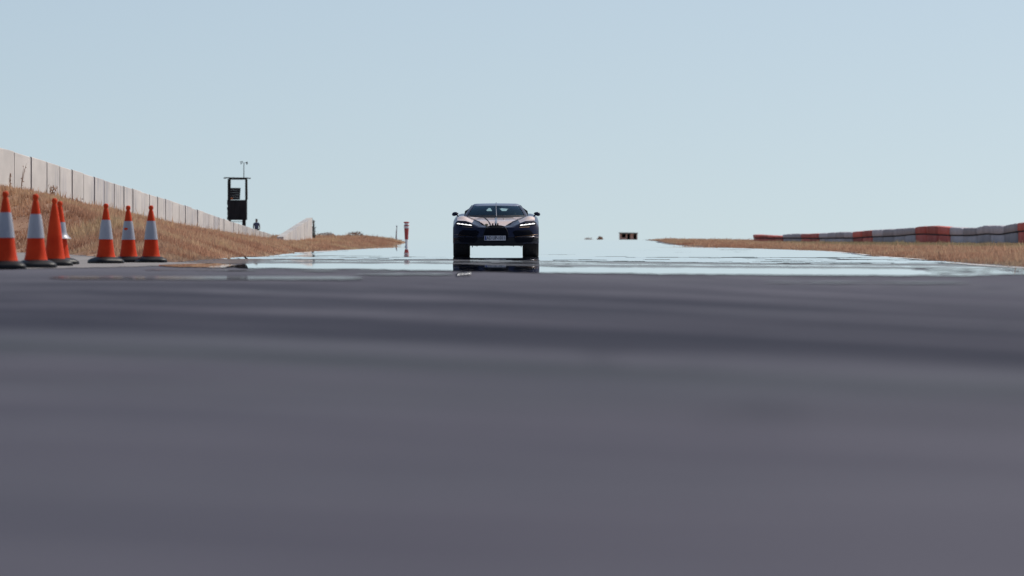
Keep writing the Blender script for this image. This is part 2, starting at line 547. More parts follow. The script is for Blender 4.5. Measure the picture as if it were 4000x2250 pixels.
paint_line([(10.9, 196), (10.2, 172)], 0.16)
paint_line([(10.0, 165), (9.55, 152)], 0.12)
paint_line([(-6.35, 205), (-6.2, 182)], 0.14)

# ------------------------------------------------------------------ dry grass (stuff)
m_grass = mat("dry_grass", rough=0.85, spec=0.15)
a = NT(m_grass)
at_ = a.n("ShaderNodeAttribute"); at_.attribute_name = "tone"
P = a.pos()
cdry = a.ramp(at_.outputs["Fac"], [(0.0, (0.36, 0.195, 0.125)), (0.35, (0.50, 0.295, 0.195)), (0.7, (0.60, 0.385, 0.26)), (1.0, (0.68, 0.48, 0.30))])
at2 = a.n("ShaderNodeAttribute"); at2.attribute_name = "green"
cgrn = a.ramp(at_.outputs["Fac"], [(0.0, (0.16, 0.155, 0.09)), (0.5, (0.26, 0.245, 0.14)), (1.0, (0.36, 0.32, 0.19))])
a.base(a.mix(at2.outputs["Fac"], cdry, cgrn))
gcol = a.b.inputs["Base Color"].links[0].from_socket
gtr = a.n("ShaderNodeBsdfTranslucent"); a.l(gcol, gtr.inputs["Color"])
gmx = a.n("ShaderNodeMixShader"); gmx.inputs[0].default_value = 0.42      # dry blades let the sun through
a.l(a.b.outputs[0], gmx.inputs[1]); a.l(gtr.outputs[0], gmx.inputs[2])
a.l(gmx.outputs[0], a.t.nodes["Material Output"].inputs["Surface"])

def grass(name, xr, yr, poly, n_try, green_fn, hscale, label):
    # sample with density falling off with distance, only where some eye near the camera could look
    y = yr[0] * (yr[1] / yr[0]) ** rng.random(n_try)
    x = xr[0] + (xr[1] - xr[0]) * rng.random(n_try)
    d = poly_dist(x, y, poly)
    ok = (d > -0.05) & (np.abs(x) < 0.11 * y + 1.0)
    x, y, d = x[ok], y[ok], d[ok]
    z = ground_z(x, y)
    n = len(x)
    nb = 5
    cl = np.array([noise.noise((a_ * 0.5, b_ * 0.22, 3.3)) for a_, b_ in zip(x, y)])
    cl2 = np.array([noise.noise((a_ * 1.7, b_ * 0.8, 8.3)) for a_, b_ in zip(x, y)])
    hh = hscale * (0.085 + 0.06 * rng.random(n) + 0.07 * np.clip(cl, -.4, 1) + 0.07 * np.clip(cl2, -.5, 1)) * np.clip(0.35 + d * 0.9, 0.35, 1.0)
    hh *= np.where(rng.random(n) < 0.02, 1.9, 1.0)
    hh *= np.clip((cl + 0.6 * cl2 + 0.62) * 3.0, 0.15, 1.0)      # thin, nearly bare patches
    gr = np.clip(green_fn(x, y) + 0.5 * cl, 0, 1)
    tone = np.clip(0.42 + 0.85 * cl + 0.55 * cl2, 0, 1)
    V = np.zeros((n, nb, 3, 3)); T = np.zeros((n, nb, 3)); G = np.zeros((n, nb, 3))
    wid = 0.010 + 0.00006 * y
    for b in range(nb):
        a1 = rng.random(n) * 2 * np.pi
        r = 0.14 * rng.random(n)
        bx, by = x + r * np.cos(a1), y + r * np.sin(a1)
        fa = rng.random(n) * np.pi
        h = hh * (0.55 + 0.6 * rng.random(n))
        le = h * (0.1 + 0.5 * rng.random(n))
        la = rng.random(n) * 2 * np.pi
        V[:, b, 0] = np.stack([bx - wid * np.cos(fa), by - wid * np.sin(fa), z - 0.03], -1)
        V[:, b, 1] = np.stack([bx + wid * np.cos(fa), by + wid * np.sin(fa), z - 0.03], -1)
        V[:, b, 2] = np.stack([bx + le * np.cos(la), by + le * np.sin(la), z + h], -1)
        t = np.clip(tone + 0.28 * (rng.random(n) - 0.5), 0, 1)
        T[:, b, :] = t[:, None]; G[:, b, :] = gr[:, None]
    nv = n * nb * 3
    me = bpy.data.meshes.new(name)
    me.vertices.add(nv); me.loops.add(nv); me.polygons.add(n * nb)
    me.vertices.foreach_set("co", V.reshape(-1).astype(np.float32))
    me.loops.foreach_set("vertex_index", np.arange(nv, dtype=np.int32))
    me.polygons.foreach_set("loop_start", np.arange(0, nv, 3, dtype=np.int32))
    me.update(calc_edges=True)
    me.attributes.new("tone", 'FLOAT', 'POINT').data.foreach_set("value", T.reshape(-1).astype(np.float32))
    me.attributes.new("green", 'FLOAT', 'POINT').data.foreach_set("value", G.reshape(-1).astype(np.float32))
    o = link(name, me, m_grass)
    tag(o, label, "grass", kind="stuff")
    print(name, n, "tufts")
    return o
grass("dry_grass", (-16.5, -5.2), (88, 430), LEFT_W, 125000, lambda x, y: np.zeros_like(x), 1.0, "dry brown grass covering the bank below the concrete wall")
grass("verge_grass", (5.2, 42), (62, 760), RIGHT_W, 190000, lambda x, y: sstep(4.5, 9.5, poly_dist(x, y, RIGHT_W)) * 0.75 * (1 - sstep(380, 480, y)), 1.05, "dry verge on the right turning greener towards the tyre wall")

# ------------------------------------------------------------------ concrete panel wall
def concrete(name, seed):
    m = mat(name, rough=0.85, spec=0.2)
    a = NT(m)
    P = a.pos()
    big = a.noise(a.mapping(P, (0.3, 0.35, 1.2), loc=(seed, 0, 0)), 1.0, 4)
    c = a.ramp(big, [(0.3, (0.45, 0.428, 0.405)), (0.6, (0.55, 0.52, 0.49)), (0.8, (0.59, 0.565, 0.53))])
    st = a.noise(a.mapping(P, (2, 3.2, 0.35), loc=(seed * 3, 0, 0)), 1.0, 3, 0.7)
    zone = a.noise(a.mapping(P, (0.12, 0.12, 0.4), loc=(0, seed, 0)), 1.0, 2)
    f = a.math('MULTIPLY', a.math('MULTIPLY', a.math('SUBTRACT', st, 0.46, True), 5.0, True), a.math('MULTIPLY', a.math('SUBTRACT', zone, 0.46, True), 6.0, True), True)
    c = a.mix(a.math('MULTIPLY', f, 0.9), c, (0.20, 0.215, 0.28))
    a.base(c)
    a.bump(a.noise(P, 18, 4), 0.3, 0.01)
    return m
m_conc = concrete("panel_concrete", 1.0)
m_joint = mat("dark_joint", (0.03, 0.03, 0.035), 0.9)

seams = [-10, 57, 123, 184, 235, 283, 328, 370, 410, 448, 485, 519, 553, 585, 616, 646, 674, 700, 724, 749, 772, 796, 817, 837, 856, 875, 895, 913, 931, 948, 965, 982, 999, 1015, 1031, 1046, 1060]
WX = -12.0
def wall_top(D):
    return float(np.interp(D, [120, 133, 137, 157, 176, 205, 229, 241, 262, 284, 300], [2.62, 2.57, 2.55, 2.33, 2.11, 1.78, 1.48, 1.31, 1.07, 0.81, 0.66]))
wall = empty("concrete_wall", (WX, 133, gz(WX - 0.1, 134)))
tag(wall, "long pale concrete panel wall running down the grassy bank", "wall")
wloc = Vector(wall.location)
Ds = [FPX * 12.0 / (2000 - s) for s in seams]
Ds = [Ds[0] - 8.3, Ds[0] - 4.1] + Ds
for i in range(len(Ds) - 1):
    d0, d1 = Ds[i] + 0.15, Ds[i + 1] - 0.15
    jig = random.uniform(-0.012, 0.012)
    mb = MB()
    pr = []
    for d in (d0, d1):
        zt = wall_top(d) + jig
        zb = min(gz(WX, d), zt) - 0.5
        pr.append((d, zb, zt))
    thick = 0.26
    ring = []
    for d, zb, zt in pr:
        ring.append([Vector((WX + jig, d, zb)) - wloc, Vector((WX + jig, d, zt - 0.02)) - wloc, Vector((WX + jig - 0.02, d, zt)) - wloc,
                     Vector((WX - thick + 0.02, d, zt)) - wloc, Vector((WX - thick, d, zt - 0.02)) - wloc, Vector((WX - thick, d, zb)) - wloc])
    mb.grid(ring, True)
    mb.f.append(tuple(range(6))); mb.f.append(tuple(reversed(range(6, 12))))
    mb.build("panel", m_conc, wall)
    # dark mortar recess between panels
    if i:
        j = MB()
        d = Ds[i]
        zt = wall_top(d) - 0.015
        j.box(Vector((WX - 0.14, d, (gz(WX, d) - 0.3 + zt) / 2)) - wloc, (0.2, 0.296, zt - gz(WX, d) + 0.3))
        j.build("joint", m_joint, wall)

# second stretch of wall, sinking into the bank to the left
A = at(1220, 850, 290); B = at(1107, 925, 236)
wall2 = empty("sunken_concrete_wall", (A.x, A.y, gz(A.x, A.y)))
tag(wall2, "short concrete wall end with sloping top, right of the person", "wall")
w2 = Vector(wall2.location)
dirv = Vector((B.x - A.x, B.y - A.y, 0)).normalized()
nrm = Vector((-dirv.y, dirv.x, 0))
if nrm.x > 0: nrm = -nrm
tops = [(0.0, 850), (0.31, 869), (0.55, 886), (0.8, 906), (1.0, 925)]
stations = [0.0, 0.30, 0.55, 0.80, 1.0]
for k in range(4):
    t0, t1 = stations[k] + 0.003, stations[k + 1] - 0.003
    ring = []
    for t in np.linspace(t0, t1, 4):
        q = A.lerp(B, t)
        zt = pz(float(np.interp(t, *zip(*tops))), q.y)
        q = Vector((q.x, q.y, 0))
        zb = 0.2
        ring.append([q + Vector((0, 0, zb)) - w2, q + Vector((0, 0, zt)) - w2, q + nrm * 0.28 + Vector((0, 0, zt - 0.01)) - w2, q + nrm * 0.28 + Vector((0, 0, zb)) - w2])
    mb = MB(); mb.grid(ring, True)
    mb.f.append((0, 1, 2, 3)); mb.f.append((15, 14, 13, 12))
    mb.build("panel", m_conc, wall2)

# ------------------------------------------------------------------ lookout tower
m_twood = mat("weathered_dark_timber", rough=0.8, spec=0.2)
a = NT(m_twood)
a.base(a.ramp(a.noise(a.mapping(a.obj(), (9, 9, 1.2)), 1.0, 4), [(0.3, (0.012, 0.013, 0.016)), (0.7, (0.032, 0.032, 0.036))]))
m_tpost = mat("pale_edge_timber", (0.07, 0.068, 0.05), 0.8, spec=0.2)
m_steel = mat("dull_steel", (0.16, 0.17, 0.19), 0.5, 0.6)
m_orange = mat("dull_orange_cloth", (0.42, 0.11, 0.02), 0.8)
DT = 320.0
tx = px(925, DT)
tgz = gz(tx, DT)
tower = empty("lookout_tower", (tx, DT, tgz))
tag(tower, "dark timber lookout tower with open top behind the concrete wall", "tower")
k = DT / FPX
def tp(x, y, dy=0.0):
    return Vector((px(x, DT) - tx, dy, pz(y, DT) - tgz))
def tbox(name, x0, x1, y0, y1, d0, d1, m, bevel=0.0):
    p0, p1 = tp(x0, y1), tp(x1, y0)
    mb = MB(); mb.box(((p0.x + p1.x) / 2, (d0 + d1) / 2, (p0.z + p1.z) / 2), (p1.x - p0.x, d1 - d0, p1.z - p0.z))
    return mb.build(name, m, tower)
W = 1.05
# plank siding, front: planks are horizontal boards, slightly uneven ends
yy = 781.0
while yy < 858:
    y2 = min(yy + 9.4, 858.5)
    tbox("plank", 888 + random.uniform(-1.5, 1), 961 + random.uniform(-1, 2), yy + 0.2, y2, 0.0 + random.uniform(-0.012, 0.0), 0.03, m_twood)
    tbox("plank", 889 + random.uniform(-1, 1), 961 + random.uniform(-1, 1), yy + 0.2, y2, W - 0.03, W + random.uniform(0.0, 0.01), m_twood)
    yy = y2 + 0.1
for xs_ in ((889, 891), (959, 961)):
    tbox("side_boarding", xs_[0], xs_[1], 781.5, 858, 0.035, W - 0.035, m_twood)
# upper half panel on the left
for i, yb in enumerate(np.arange(734, 780, 9.2)):
    tbox("plank", 898, 939.5 - i * 0.5 + random.uniform(-.3, .3), yb, min(yb + 9.0, 780.6), 0.002, 0.03, m_twood)
# posts
for (x0, x1, d0) in ((889, 898, 0.035), (957.5, 962.5, 0.035), (889, 898, W - 0.12), (957.5, 962.5, W - 0.12)):
    tbox("post", x0, x1, 699.5, 858, d0, d0 + 0.11, m_twood)
p0 = [tp(963.2, 700, 0.02), tp(966.4, 700, 0.02), tp(967.4, 780, 0.02), tp(964.4, 780, 0.02)]
mb = MB(); mb.add(p0 + [q + Vector((0, 0.10, 0)) for q in p0], [(0, 1, 2, 3), (7, 6, 5, 4), (0, 4, 5, 1), (1, 5, 6, 2), (2, 6, 7, 3), (3, 7, 4, 0)])
mb.build("hanging_board", m_tpost, tower)
# roof with ragged edge, sheet over joist
rp = []
for i in range(18):
    x = 874.5 + (975.5 - 874.5) * i / 17
    yv = 693.5 + 1.0 * noise.noise((i * .6, 2, 5)) + (1.2 if i in (0, 17) else 0) + 0.015 * (x - 925)
    q = tp(x, yv); q2 = tp(x, yv + 4.2)
    rp.append([(q.x, -0.28, q.z), (q.x, W + 0.28, q.z + 0.02), (q2.x, W + 0.28, q2.z + 0.02), (q2.x, -0.28, q2.z)])
mb = MB(); mb.grid(rp, True); mb.f += [(0, 1, 2, 3), tuple(17 * 4 + i for i in (3, 2, 1, 0))]
mb.build("roof", m_twood, tower)
tbox("joist", 893, 961, 697.5, 701.2, 0.04, 0.12, m_twood)
tbox("joist", 893, 961, 697.5, 701.2, W - 0.12, W - 0.04, m_twood)
tbox("floor", 890, 960, 857.2, 859.4, 0.04, W - 0.04, m_twood)
# legs and rungs
zb = -tgz + gz(tx, DT)
for (x0, x1, d0) in ((946, 955, 0.1), (892, 899, W - 0.15), (950, 957, W - 0.15), (892, 899, 0.1)):
    q0, q1 = tp(x0, 859), tp(x1, 859)
    if x0 == 892 and d0 < 0.5:
        pass
    mb = MB(); mb.box(((q0.x + q1.x) / 2, d0 + 0.06, (q0.z - 0.3) / 2), (q1.x - q0.x, 0.12, q0.z + 0.3))
    mb.build("leg", m_twood, tower)
tbox("brace", 899, 947, 865, 867, 0.12, 0.16, m_twood)
tbox("orange_sheet", 901.5, 910, 771.5, 779.5, -0.022, -0.004, m_orange)
# wind mast on the roof
mast = empty("wind_mast", (px(951, DT), DT + 0.5, pz(694, DT)))
tag(mast, "thin mast with wind vane and cups on the tower roof", "mast")
ml = Vector(mast.location)
def mp(x, y): return Vector((px(x, DT) - ml.x, 0, pz(y, DT) - ml.z))
mb = MB(); mb.tube([mp(951, 695.5), mp(951, 660), mp(951.3, 636)], [0.022, 0.02, 0.016]); mb.build("pole", m_twood, mast)
mb = MB(); mb.tube([mp(941, 636.5), mp(962, 635)], 0.011); mb.build("crossarm", m_twood, mast)
mb = MB()
mb.prism([(959, 632), (965.5, 631.5), (966, 638), (963.5, 643.5), (961, 642), (960.5, 637)], lambda x, y: mp(x, y) + Vector((0, -0.02, 0)), lambda x, y: mp(x, y) + Vector((0, 0.02, 0)))
mb.build("vane", m_twood, mast)
for i, (cx, cy) in enumerate(((938.5, 631.5), (940.2, 638), (944.5, 630.5))):
    mb = MB(); c = mp(cx, cy)
    rows = [[c + Vector((0.033 * math.sin(th) * math.cos(ph), 0.033 * math.sin(th) * math.sin(ph), -0.045 * math.cos(th))) for ph in np.linspace(0, 2 * math.pi, 9)[:-1]] for th in np.linspace(0.05, 1.9, 6)]
    mb.grid(rows, True); mb.tube([c, mp(940.5, 635)], 0.006, 5)
    mb.build("cup", m_twood, mast, 60)

# ------------------------------------------------------------------ person behind the wall
def skin_mesh(name, joints, edges, root, sub=2):
    me = bpy.data.meshes.new(name + "_rig")
    me.from_pydata([j[0] for j in joints], edges, [])
    o = bpy.data.objects.new(name + "_rig", me)
    col.objects.link(o)
    sk = o.modifiers.new("skin", 'SKIN')
    if not me.skin_vertices:
        me.attributes  # layer is created with the modifier
    bpy.context.view_layer.objects.active = o
    if not me.skin_vertices:
        with bpy.context.temp_override(object=o, active_object=o):
            bpy.ops.mesh.customdata_skin_add()
    for i, j in enumerate(joints):
        r = j[1]
        me.skin_vertices[0].data[i].radius = r if isinstance(r, tuple) else (r, r)
        me.skin_vertices[0].data[i].use_root = (i == root)
    sb = o.modifiers.new("sub", 'SUBSURF'); sb.levels = sub; sb.render_levels = sub
    dg = bpy.context.evaluated_depsgraph_get()
    out = bpy.data.meshes.new_from_object(o.evaluated_get(dg))
    out.name = name
    bpy.data.objects.remove(o)
    return out
m_skin = mat("dark_tanned_skin", (0.16, 0.085, 0.055), 0.6)
m_hair = mat("black_hair", (0.012, 0.011, 0.012), 0.6)
m_shirt = mat("slate_blue_cotton", (0.09, 0.115, 0.18), 0.9)
m_trous = mat("dark_trousers", (0.03, 0.032, 0.04), 0.9)
DP = 300.0
pxx = px(1002, DP)
pgz = gz(pxx, DP)
PH = pz(857.5, DP) - pgz
S = PH / 1.66
person = empty("person", (pxx, DP, pgz))
tag(person, "person with dark hair in a slate blue t-shirt behind the wall", "person")
J = [((0, 0, .92), (.15, .11)), ((0, 0, 1.10), (.15, .10)), ((0, -.01, 1.28), (.17, .11)), ((0, 0, 1.37), (.10, .08)), ((0, 0, 1.43), (.055, .058)),
     ((0, -.015, 1.50), (.07, .085)), ((0, -.005, 1.585), (.078, .095)), ((0, .0, 1.645), (.045, .055)),
     ((-.17, 0, 1.335), .068), ((-.245, .03, 1.10), .045), ((-.235, -.10, .90), .033), ((-.235, -.16, .84), (.032, .02)),
     ((.17, 0, 1.335), .068), ((.245, .03, 1.10), .045), ((.25, -.08, .90), .033), ((.25, -.13, .84), (.032, .02)),
     ((-.10, 0, .85), .095), ((-.11, -.02, .47), .06), ((-.11, .02, .09), .042), ((-.11, -.14, .035), (.04, .03)),
     ((.10, 0, .85), .095), ((.11, -.02, .47), .06), ((.11, .02, .09), .042), ((.11, -.14, .035), (.04, .03)),
     ((0, -.115, 1.515), .014)]
E = [(0, 1), (1, 2), (2, 3), (3, 4), (4, 5), (5, 6), (6, 7), (3, 8), (8, 9), (9, 10), (10, 11), (3, 12), (12, 13), (13, 14), (14, 15),
     (0, 16), (16, 17), (17, 18), (18, 19), (0, 20), (20, 21), (21, 22), (22, 23), (5, 24)]
sc = lambda js: [(tuple(c * S for c in j[0]), tuple(c * S for c in j[1]) if isinstance(j[1], tuple) else j[1] * S) for j in js]
link("body", skin_mesh("body", sc(J), E, 0), m_skin, person, 180)
SJ = [((0, 0, .86), (.175, .135)), ((0, 0, 1.10), (.172, .125)), ((0, -.01, 1.28), (.19, .13)), ((0, 0, 1.385), (.095, .085)), ((-.175, 0, 1.335), .085), ((-.225, .02, 1.17), .072), ((.175, 0, 1.335), .085), ((.225, .02, 1.17), .072)]
link("t_shirt", skin_mesh("t_shirt", sc(SJ), [(0, 1), (1, 2), (2, 3), (3, 4), (4, 5), (3, 6), (6, 7)], 1), m_shirt, person, 180)
TJ = [((0, 0, .93), (.17, .13)), ((-.10, 0, .82), .11), ((-.11, -.02, .47), .078), ((-.11, .02, .10), .062), ((.10, 0, .82), .11), ((.11, -.02, .47), .078), ((.11, .02, .10), .062)]
link("trousers", skin_mesh("trousers", sc(TJ), [(0, 1), (1, 2), (2, 3), (0, 4), (4, 5), (5, 6)], 0), m_trous, person, 180)
HJ = [((0, .045, 1.49), (.06, .05)), ((0, .03, 1.585), (.088, .09)), ((0, -.01, 1.645), (.062, .08))]
link("hair", skin_mesh("hair", sc(HJ), [(0, 1), (1, 2)], 1), m_hair, person, 180)
for s in (-1, 1):
    mb = MB(); mb.tube([(s * .078 * S, .0, 1.50 * S), (s * .09 * S, .01, 1.53 * S), (s * .08 * S, .005, 1.555 * S)], [.008, .016, .008], 6)
    mb.build("ear", m_skin, person, 180)

# ------------------------------------------------------------------ weeds and shrubs
m_stem = mat("dead_brown_stem", (0.30, 0.20, 0.145), 0.9)
m_leafd = mat("withered_leaf", (0.36, 0.23, 0.16), 0.9)
m_shrubd = mat("dark_scrub", (0.045, 0.05, 0.045), 0.9)
def weed(loc, h, n, spread, label, mstem=None, mleaf=None, leaves=30, ls=0.035, name="dry_weed"):
    r = empty(name, loc)
    tag(r, label, "plant")
    mb = MB(); lf = MB()
    for i in range(n):
        a_ = random.uniform(0, 2 * math.pi); sp = spread * random.uniform(.3, 1)
        pts = [Vector((0, 0, -0.05))]
        for t in (.35, .7, 1.0):
            pts.append(Vector((math.cos(a_) * sp * t ** 1.3 + random.uniform(-.02, .02), math.sin(a_) * sp * t ** 1.3, h * t * random.uniform(.9, 1.05))))
        mb.tube(pts, [.007, .006, .005, .003], 5)
        for _ in range(leaves // n):
            t = random.uniform(.25, 1.0)
            i0 = min(2, int(t * 3)); q = pts[i0].lerp(pts[i0 + 1], t * 3 - i0 if t < 1 else 1)
            u = Vector((random.gauss(0, 1), random.gauss(0, 1), random.gauss(0, 1))).normalized() * ls * random.uniform(.6, 1.6)
            v = u.orthogonal().normalized() * ls * 0.5
            lf.add([q, q + u * .5 + v, q + u, q + u * .5 - v], [(0, 1, 2, 3)])
    mb.build("stem", mstem or m_stem, r)
    lf.build("leaves", mleaf or m_leafd, r)
    return r
def on(x, D, off=0.0):
    X = px(x, D) + off
    return (X, D, gz(X, D))
weed((WX + 0.35, FPX * 11.65 / (2000 - 83), gz(WX + .35, FPX * 11.65 / (2000 - 83))), 0.72, 3, 0.18, "tall thin dead weed against the concrete wall near the left frame edge", leaves=12)
weed((WX + 0.3, FPX * 11.7 / (2000 - 38), gz(WX + .3, FPX * 11.7 / (2000 - 38))), 0.42, 4, 0.16, "low dead weed at the wall foot, leftmost in view", leaves=24)
weed((WX + 0.3, FPX * 11.7 / (2000 - 204), gz(WX + .3, FPX * 11.7 / (2000 - 204))), 0.36, 6, 0.24, "bushy rust-brown dead weed at the wall foot above the red cones", leaves=60, ls=0.05)
weed((WX + 0.5, FPX * 11.5 / (2000 - 310), gz(WX + .5, FPX * 11.5 / (2000 - 310))), 0.22, 7, 0.26, "small dark weed clump at the wall foot midway along the bank", leaves=60, ls=0.04, mleaf=m_stem)
def bush(loc, rx, rz_, n, ls, m, label, name="brown_bush", lean=0.0):
    r = empty(name, loc)
    tag(r, label, "bush")
    st = MB(); lf = MB()
    for i in range(9):
        a_ = random.uniform(0, 2 * math.pi); q = random.uniform(.2, .7)
        st.tube([(0, 0, -.05), (math.cos(a_) * rx * q * .5, math.sin(a_) * rx * q * .5, rz_ * .5), (math.cos(a_) * rx * q, math.sin(a_) * rx * q, rz_ * .85)], [.014, .009, .004], 5)
    for i in range(n):
        d = Vector((random.gauss(0, 1), random.gauss(0, 1), abs(random.gauss(0, 1)))).normalized()
        rad = random.uniform(.45, 1.0) ** .5 * (0.82 + 0.3 * noise.noise(d * 2.3 + Vector((loc[0], loc[1], 0))))
        q = Vector((d.x * rx * rad + lean * d.z * rad, d.y * rx * rad, d.z * rz_ * rad))
        u = Vector((random.gauss(0, 1), random.gauss(0, 1), random.gauss(0.4, 1))).normalized() * ls * random.uniform(.6, 1.5)
        v = u.orthogonal().normalized() * ls * .4
        lf.add([q, q + u * .5 + v, q + u, q + u * .5 - v], [(0, 1, 2, 3)])
    st.build("stem", m_stem, r); lf.build("leaves", m, r)
    return r
b0 = on(1224, 296)
bush(b0, 0.13, pz(846, 296) - b0[2], 420, 0.06, m_shrubd, "dark scrubby bush hugging the sloping wall's right end", "dark_bush")
bush(on(1388, 332), 0.65, 0.42, 500, 0.06, mat("russet_leaf", (0.30, 0.17, 0.11), 0.9), "rounded brown bush on the far bank skyline")
bush(on(1275, 340), 0.75, 0.36, 500, 0.06, mat("umber_leaf", (0.27, 0.16, 0.11), 0.9), "low brown bush just right of the sloping wall")
b0 = on(2345, 600)
bush(b0, 0.42, pz(921, 600) - b0[2], 500, 0.10, mat("orange_leaf", (0.42, 0.23, 0.14), 0.9), "lone orange-brown bush left of the far shed")
b0 = on(2300, 640)
bush(b0, 0.7, pz(921, 640) - b0[2] - .1, 300, 0.08, mat("mauve_leaf", (0.35, 0.24, 0.2), 0.9), "faint low bush farthest left on the right-hand horizon")

# ------------------------------------------------------------------ marker posts
m_red = mat("faded_red_plastic", (0.34, 0.035, 0.03), 0.5)
m_white = mat("dusty_white_plastic", (0.60, 0.58, 0.58), 0.5)
DM = 268.0
mxp = px(1588, DM)
post = empty("marker_post", (mxp, DM, float(road_z(mxp, DM)) + 0.012))
tag(post, "red and white marker post standing in the mirage left of the car", "post")
hM = pz(866, DM) - post.location.z
def band(name, prof, m):
    mb = MB(); mb.lathe([(r * 1.35, z * hM) for r, z in prof], 20); return mb.build(name, m, post, 50)
band("foot", [(.065, 0.0), (.065, .03), (.046, .05), (.044, .1)], m_white)
band("lower_body", [(.044, .1005), (.052, .30)], m_white)  # pale like the foot: the post's fading into the mirage, put into the colour
band("body", [(.064, .3005), (.066, .45), (.074, .60), (.084, .74)], m_red)
band("white_band", [(.088, .7405), (.088, .83)], m_white)
band("collar", [(.095, .8305), (.097, .85), (.082, .87)], m_red)
band("neck", [(.072, .8705), (.07, .94)], m_white)
band("cap", [(.075, .9405), (.10, .965), (.102, .985), (.06, 1.0)], m_red)
DS = 330.0
q = on(1547, DS)
stake = empty("marker_stake", q)
tag(stake, "small grey stake in the far grass left of the red post", "post")
hs = pz(882, DS) - q[2]
mb = MB(); mb.tube([(0, 0, -.1), (.02, 0, hs * .5), (.045, 0, hs * .92)], [.05, .035, .02]); mb.build("stake_body", mat("grey_stake", (0.26, 0.23, 0.25), .7), stake, 60)
mb = MB(); mb.lathe([(.02, hs * .92), (.04, hs * .94), (.036, hs), (.015, hs + .02)], 10, (.045, 0, 0)); mb.build("stake_head", mat("slate_plastic", (0.2, 0.21, 0.26), .6), stake, 60)

# ------------------------------------------------------------------ far shed
DH = 1100.0
k = DH / FPX
sx = px(2455, DH)
sgz = gz(sx, DH)
shed = empty("far_shed", (sx, DH, sgz))
tag(shed, "small tan shed with three dark openings on the far horizon", "shed")
m_shed = mat("sun_bleached_render", (0.62, 0.42, 0.34), 0.9)
m_sroof = mat("grey_green_roof", (0.16, 0.17, 0.15), 0.8)
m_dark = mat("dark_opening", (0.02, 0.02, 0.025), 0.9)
ht = pz(913, DH) - sgz
wW = 70 * k
cols_ = [(-0.5, -0.385), (-0.15, -0.075), (0.095, 0.275), (0.46, 0.5)]
for a0, a1 in cols_:
    mb = MB(); mb.box(((a0 + a1) / 2 * wW, 0.12, ht / 2 - .1), ((a1 - a0) * wW, .24, ht + .2)); mb.build("pier", m_shed, shed)
for a0, a1, hh_ in ((-0.385, -0.15, .55), (-0.075, 0.095, .28), (0.275, 0.46, .18)):
    mb = MB(); mb.box(((a0 + a1) / 2 * wW, .13, ht * hh_ / 2 - .1), ((a1 - a0) * wW, .2, ht * hh_ + .2)); mb.build("sill_wall", m_shed, shed)
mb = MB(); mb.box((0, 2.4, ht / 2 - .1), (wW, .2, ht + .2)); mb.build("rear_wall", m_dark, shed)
for s in (-1, 1):
    mb = MB(); mb.box((s * (wW / 2 - .1), 1.27, ht / 2 - .1), (.2, 2.04, ht + .2)); mb.build("side_wall", m_shed, shed)
mb = MB(); mb.prism([(-.55, 908.5), (-.5, 913.5), (.5, 914.2), (.53, 909.5)], lambda u, y: (u * wW, -.35, pz(y, DH) - sgz), lambda u, y: (u * wW, 2.8, pz(y, DH) - sgz + .05)); mb.build("roof", m_sroof, shed)

# ------------------------------------------------------------------ red and grey barrier blocks on the right
def block_mat(name, c0, c1):
    m = mat(name, rough=0.75, spec=0.25)
    a = NT(m)
    P = a.pos()
    st = a.noise(a.mapping(P, (1.5, 0.9, 0.5)), 1.0, 4, 0.65)
    oi = a.n("ShaderNodeObjectInfo")                      # each block has weathered a little differently
    tone = a.math('ADD', a.math('MULTIPLY', oi.outputs["Random"], 0.5), 0.72)
    cc = a.n("ShaderNodeCombineColor")
    for i in range(3): a.l(tone, cc.inputs[i])
    a.base(a.mix(1.0, a.ramp(st, [(0.32, c0), (0.62, c1)]), cc.outputs[0], 'MULTIPLY'))
    return m
m_bred = block_mat("faded_red_cladding", (0.46, 0.085, 0.06), (0.58, 0.17, 0.135))
m_bgrey = block_mat("dusty_grey_cladding", (0.38, 0.37, 0.39), (0.50, 0.485, 0.50))
m_gap = mat("dark_strap", (0.02, 0.02, 0.02), 0.9)
XD = ([2940, 3053, 3125, 3196, 3327, 3403, 3571, 3706, 3970, 4090], [480, 455, 440, 425, 405, 392, 370, 355, 333, 324])
def bD(x): return float(np.interp(x, *XD))
top_y = lin([(2940, 916.5), (3053, 921), (3056, 917), (3090, 914), (3125, 914), (3196, 912), (3260, 908), (3327, 906), (3403, 899), (3470, 896), (3571, 889), (3590, 885), (3640, 882.5), (3706, 888), (3760, 891), (3810, 890), (3845, 881), (3920, 882), (3970, 871), (4000, 869), (4090, 864)])
mid_y = lin([(2940, 930), (3196, 931), (3327, 930), (3403, 925), (3500, 922), (3571, 915), (3610, 914), (3706, 919), (3790, 920), (3850, 913), (3900, 916), (3970, 905), (4000, 902), (4090, 898)])
sections = [(2940, 3053, 'r', 4, "far red barrier of four blocks at the left end of the tyre wall"),
            (3055, 3125, 'g', 2, "short grey barrier just right of the four far red blocks"),
            (3126, 3196, 'r', 2, "short red barrier with sunlit top between two grey ones, far right-hand verge"),
            (3197, 3327, 'g', 4, "grey barrier between the second and third red barriers from the left"),
            (3328, 3403, 'r', 2, "third red barrier from the left end of the wall"),
            (3404, 3571, 'g', 4, "grey barrier left of the largest red barrier"),
            (3572, 3706, 'r', 3, "largest red barrier with ribbed two-tier face and sunlit rounded top"),
            (3707, 3970, 'g', 5, "longest grey barrier with dark strap line near the right edge"),
            (3971, 4090, 'r', 2, "red barrier cut off by the right frame edge")]
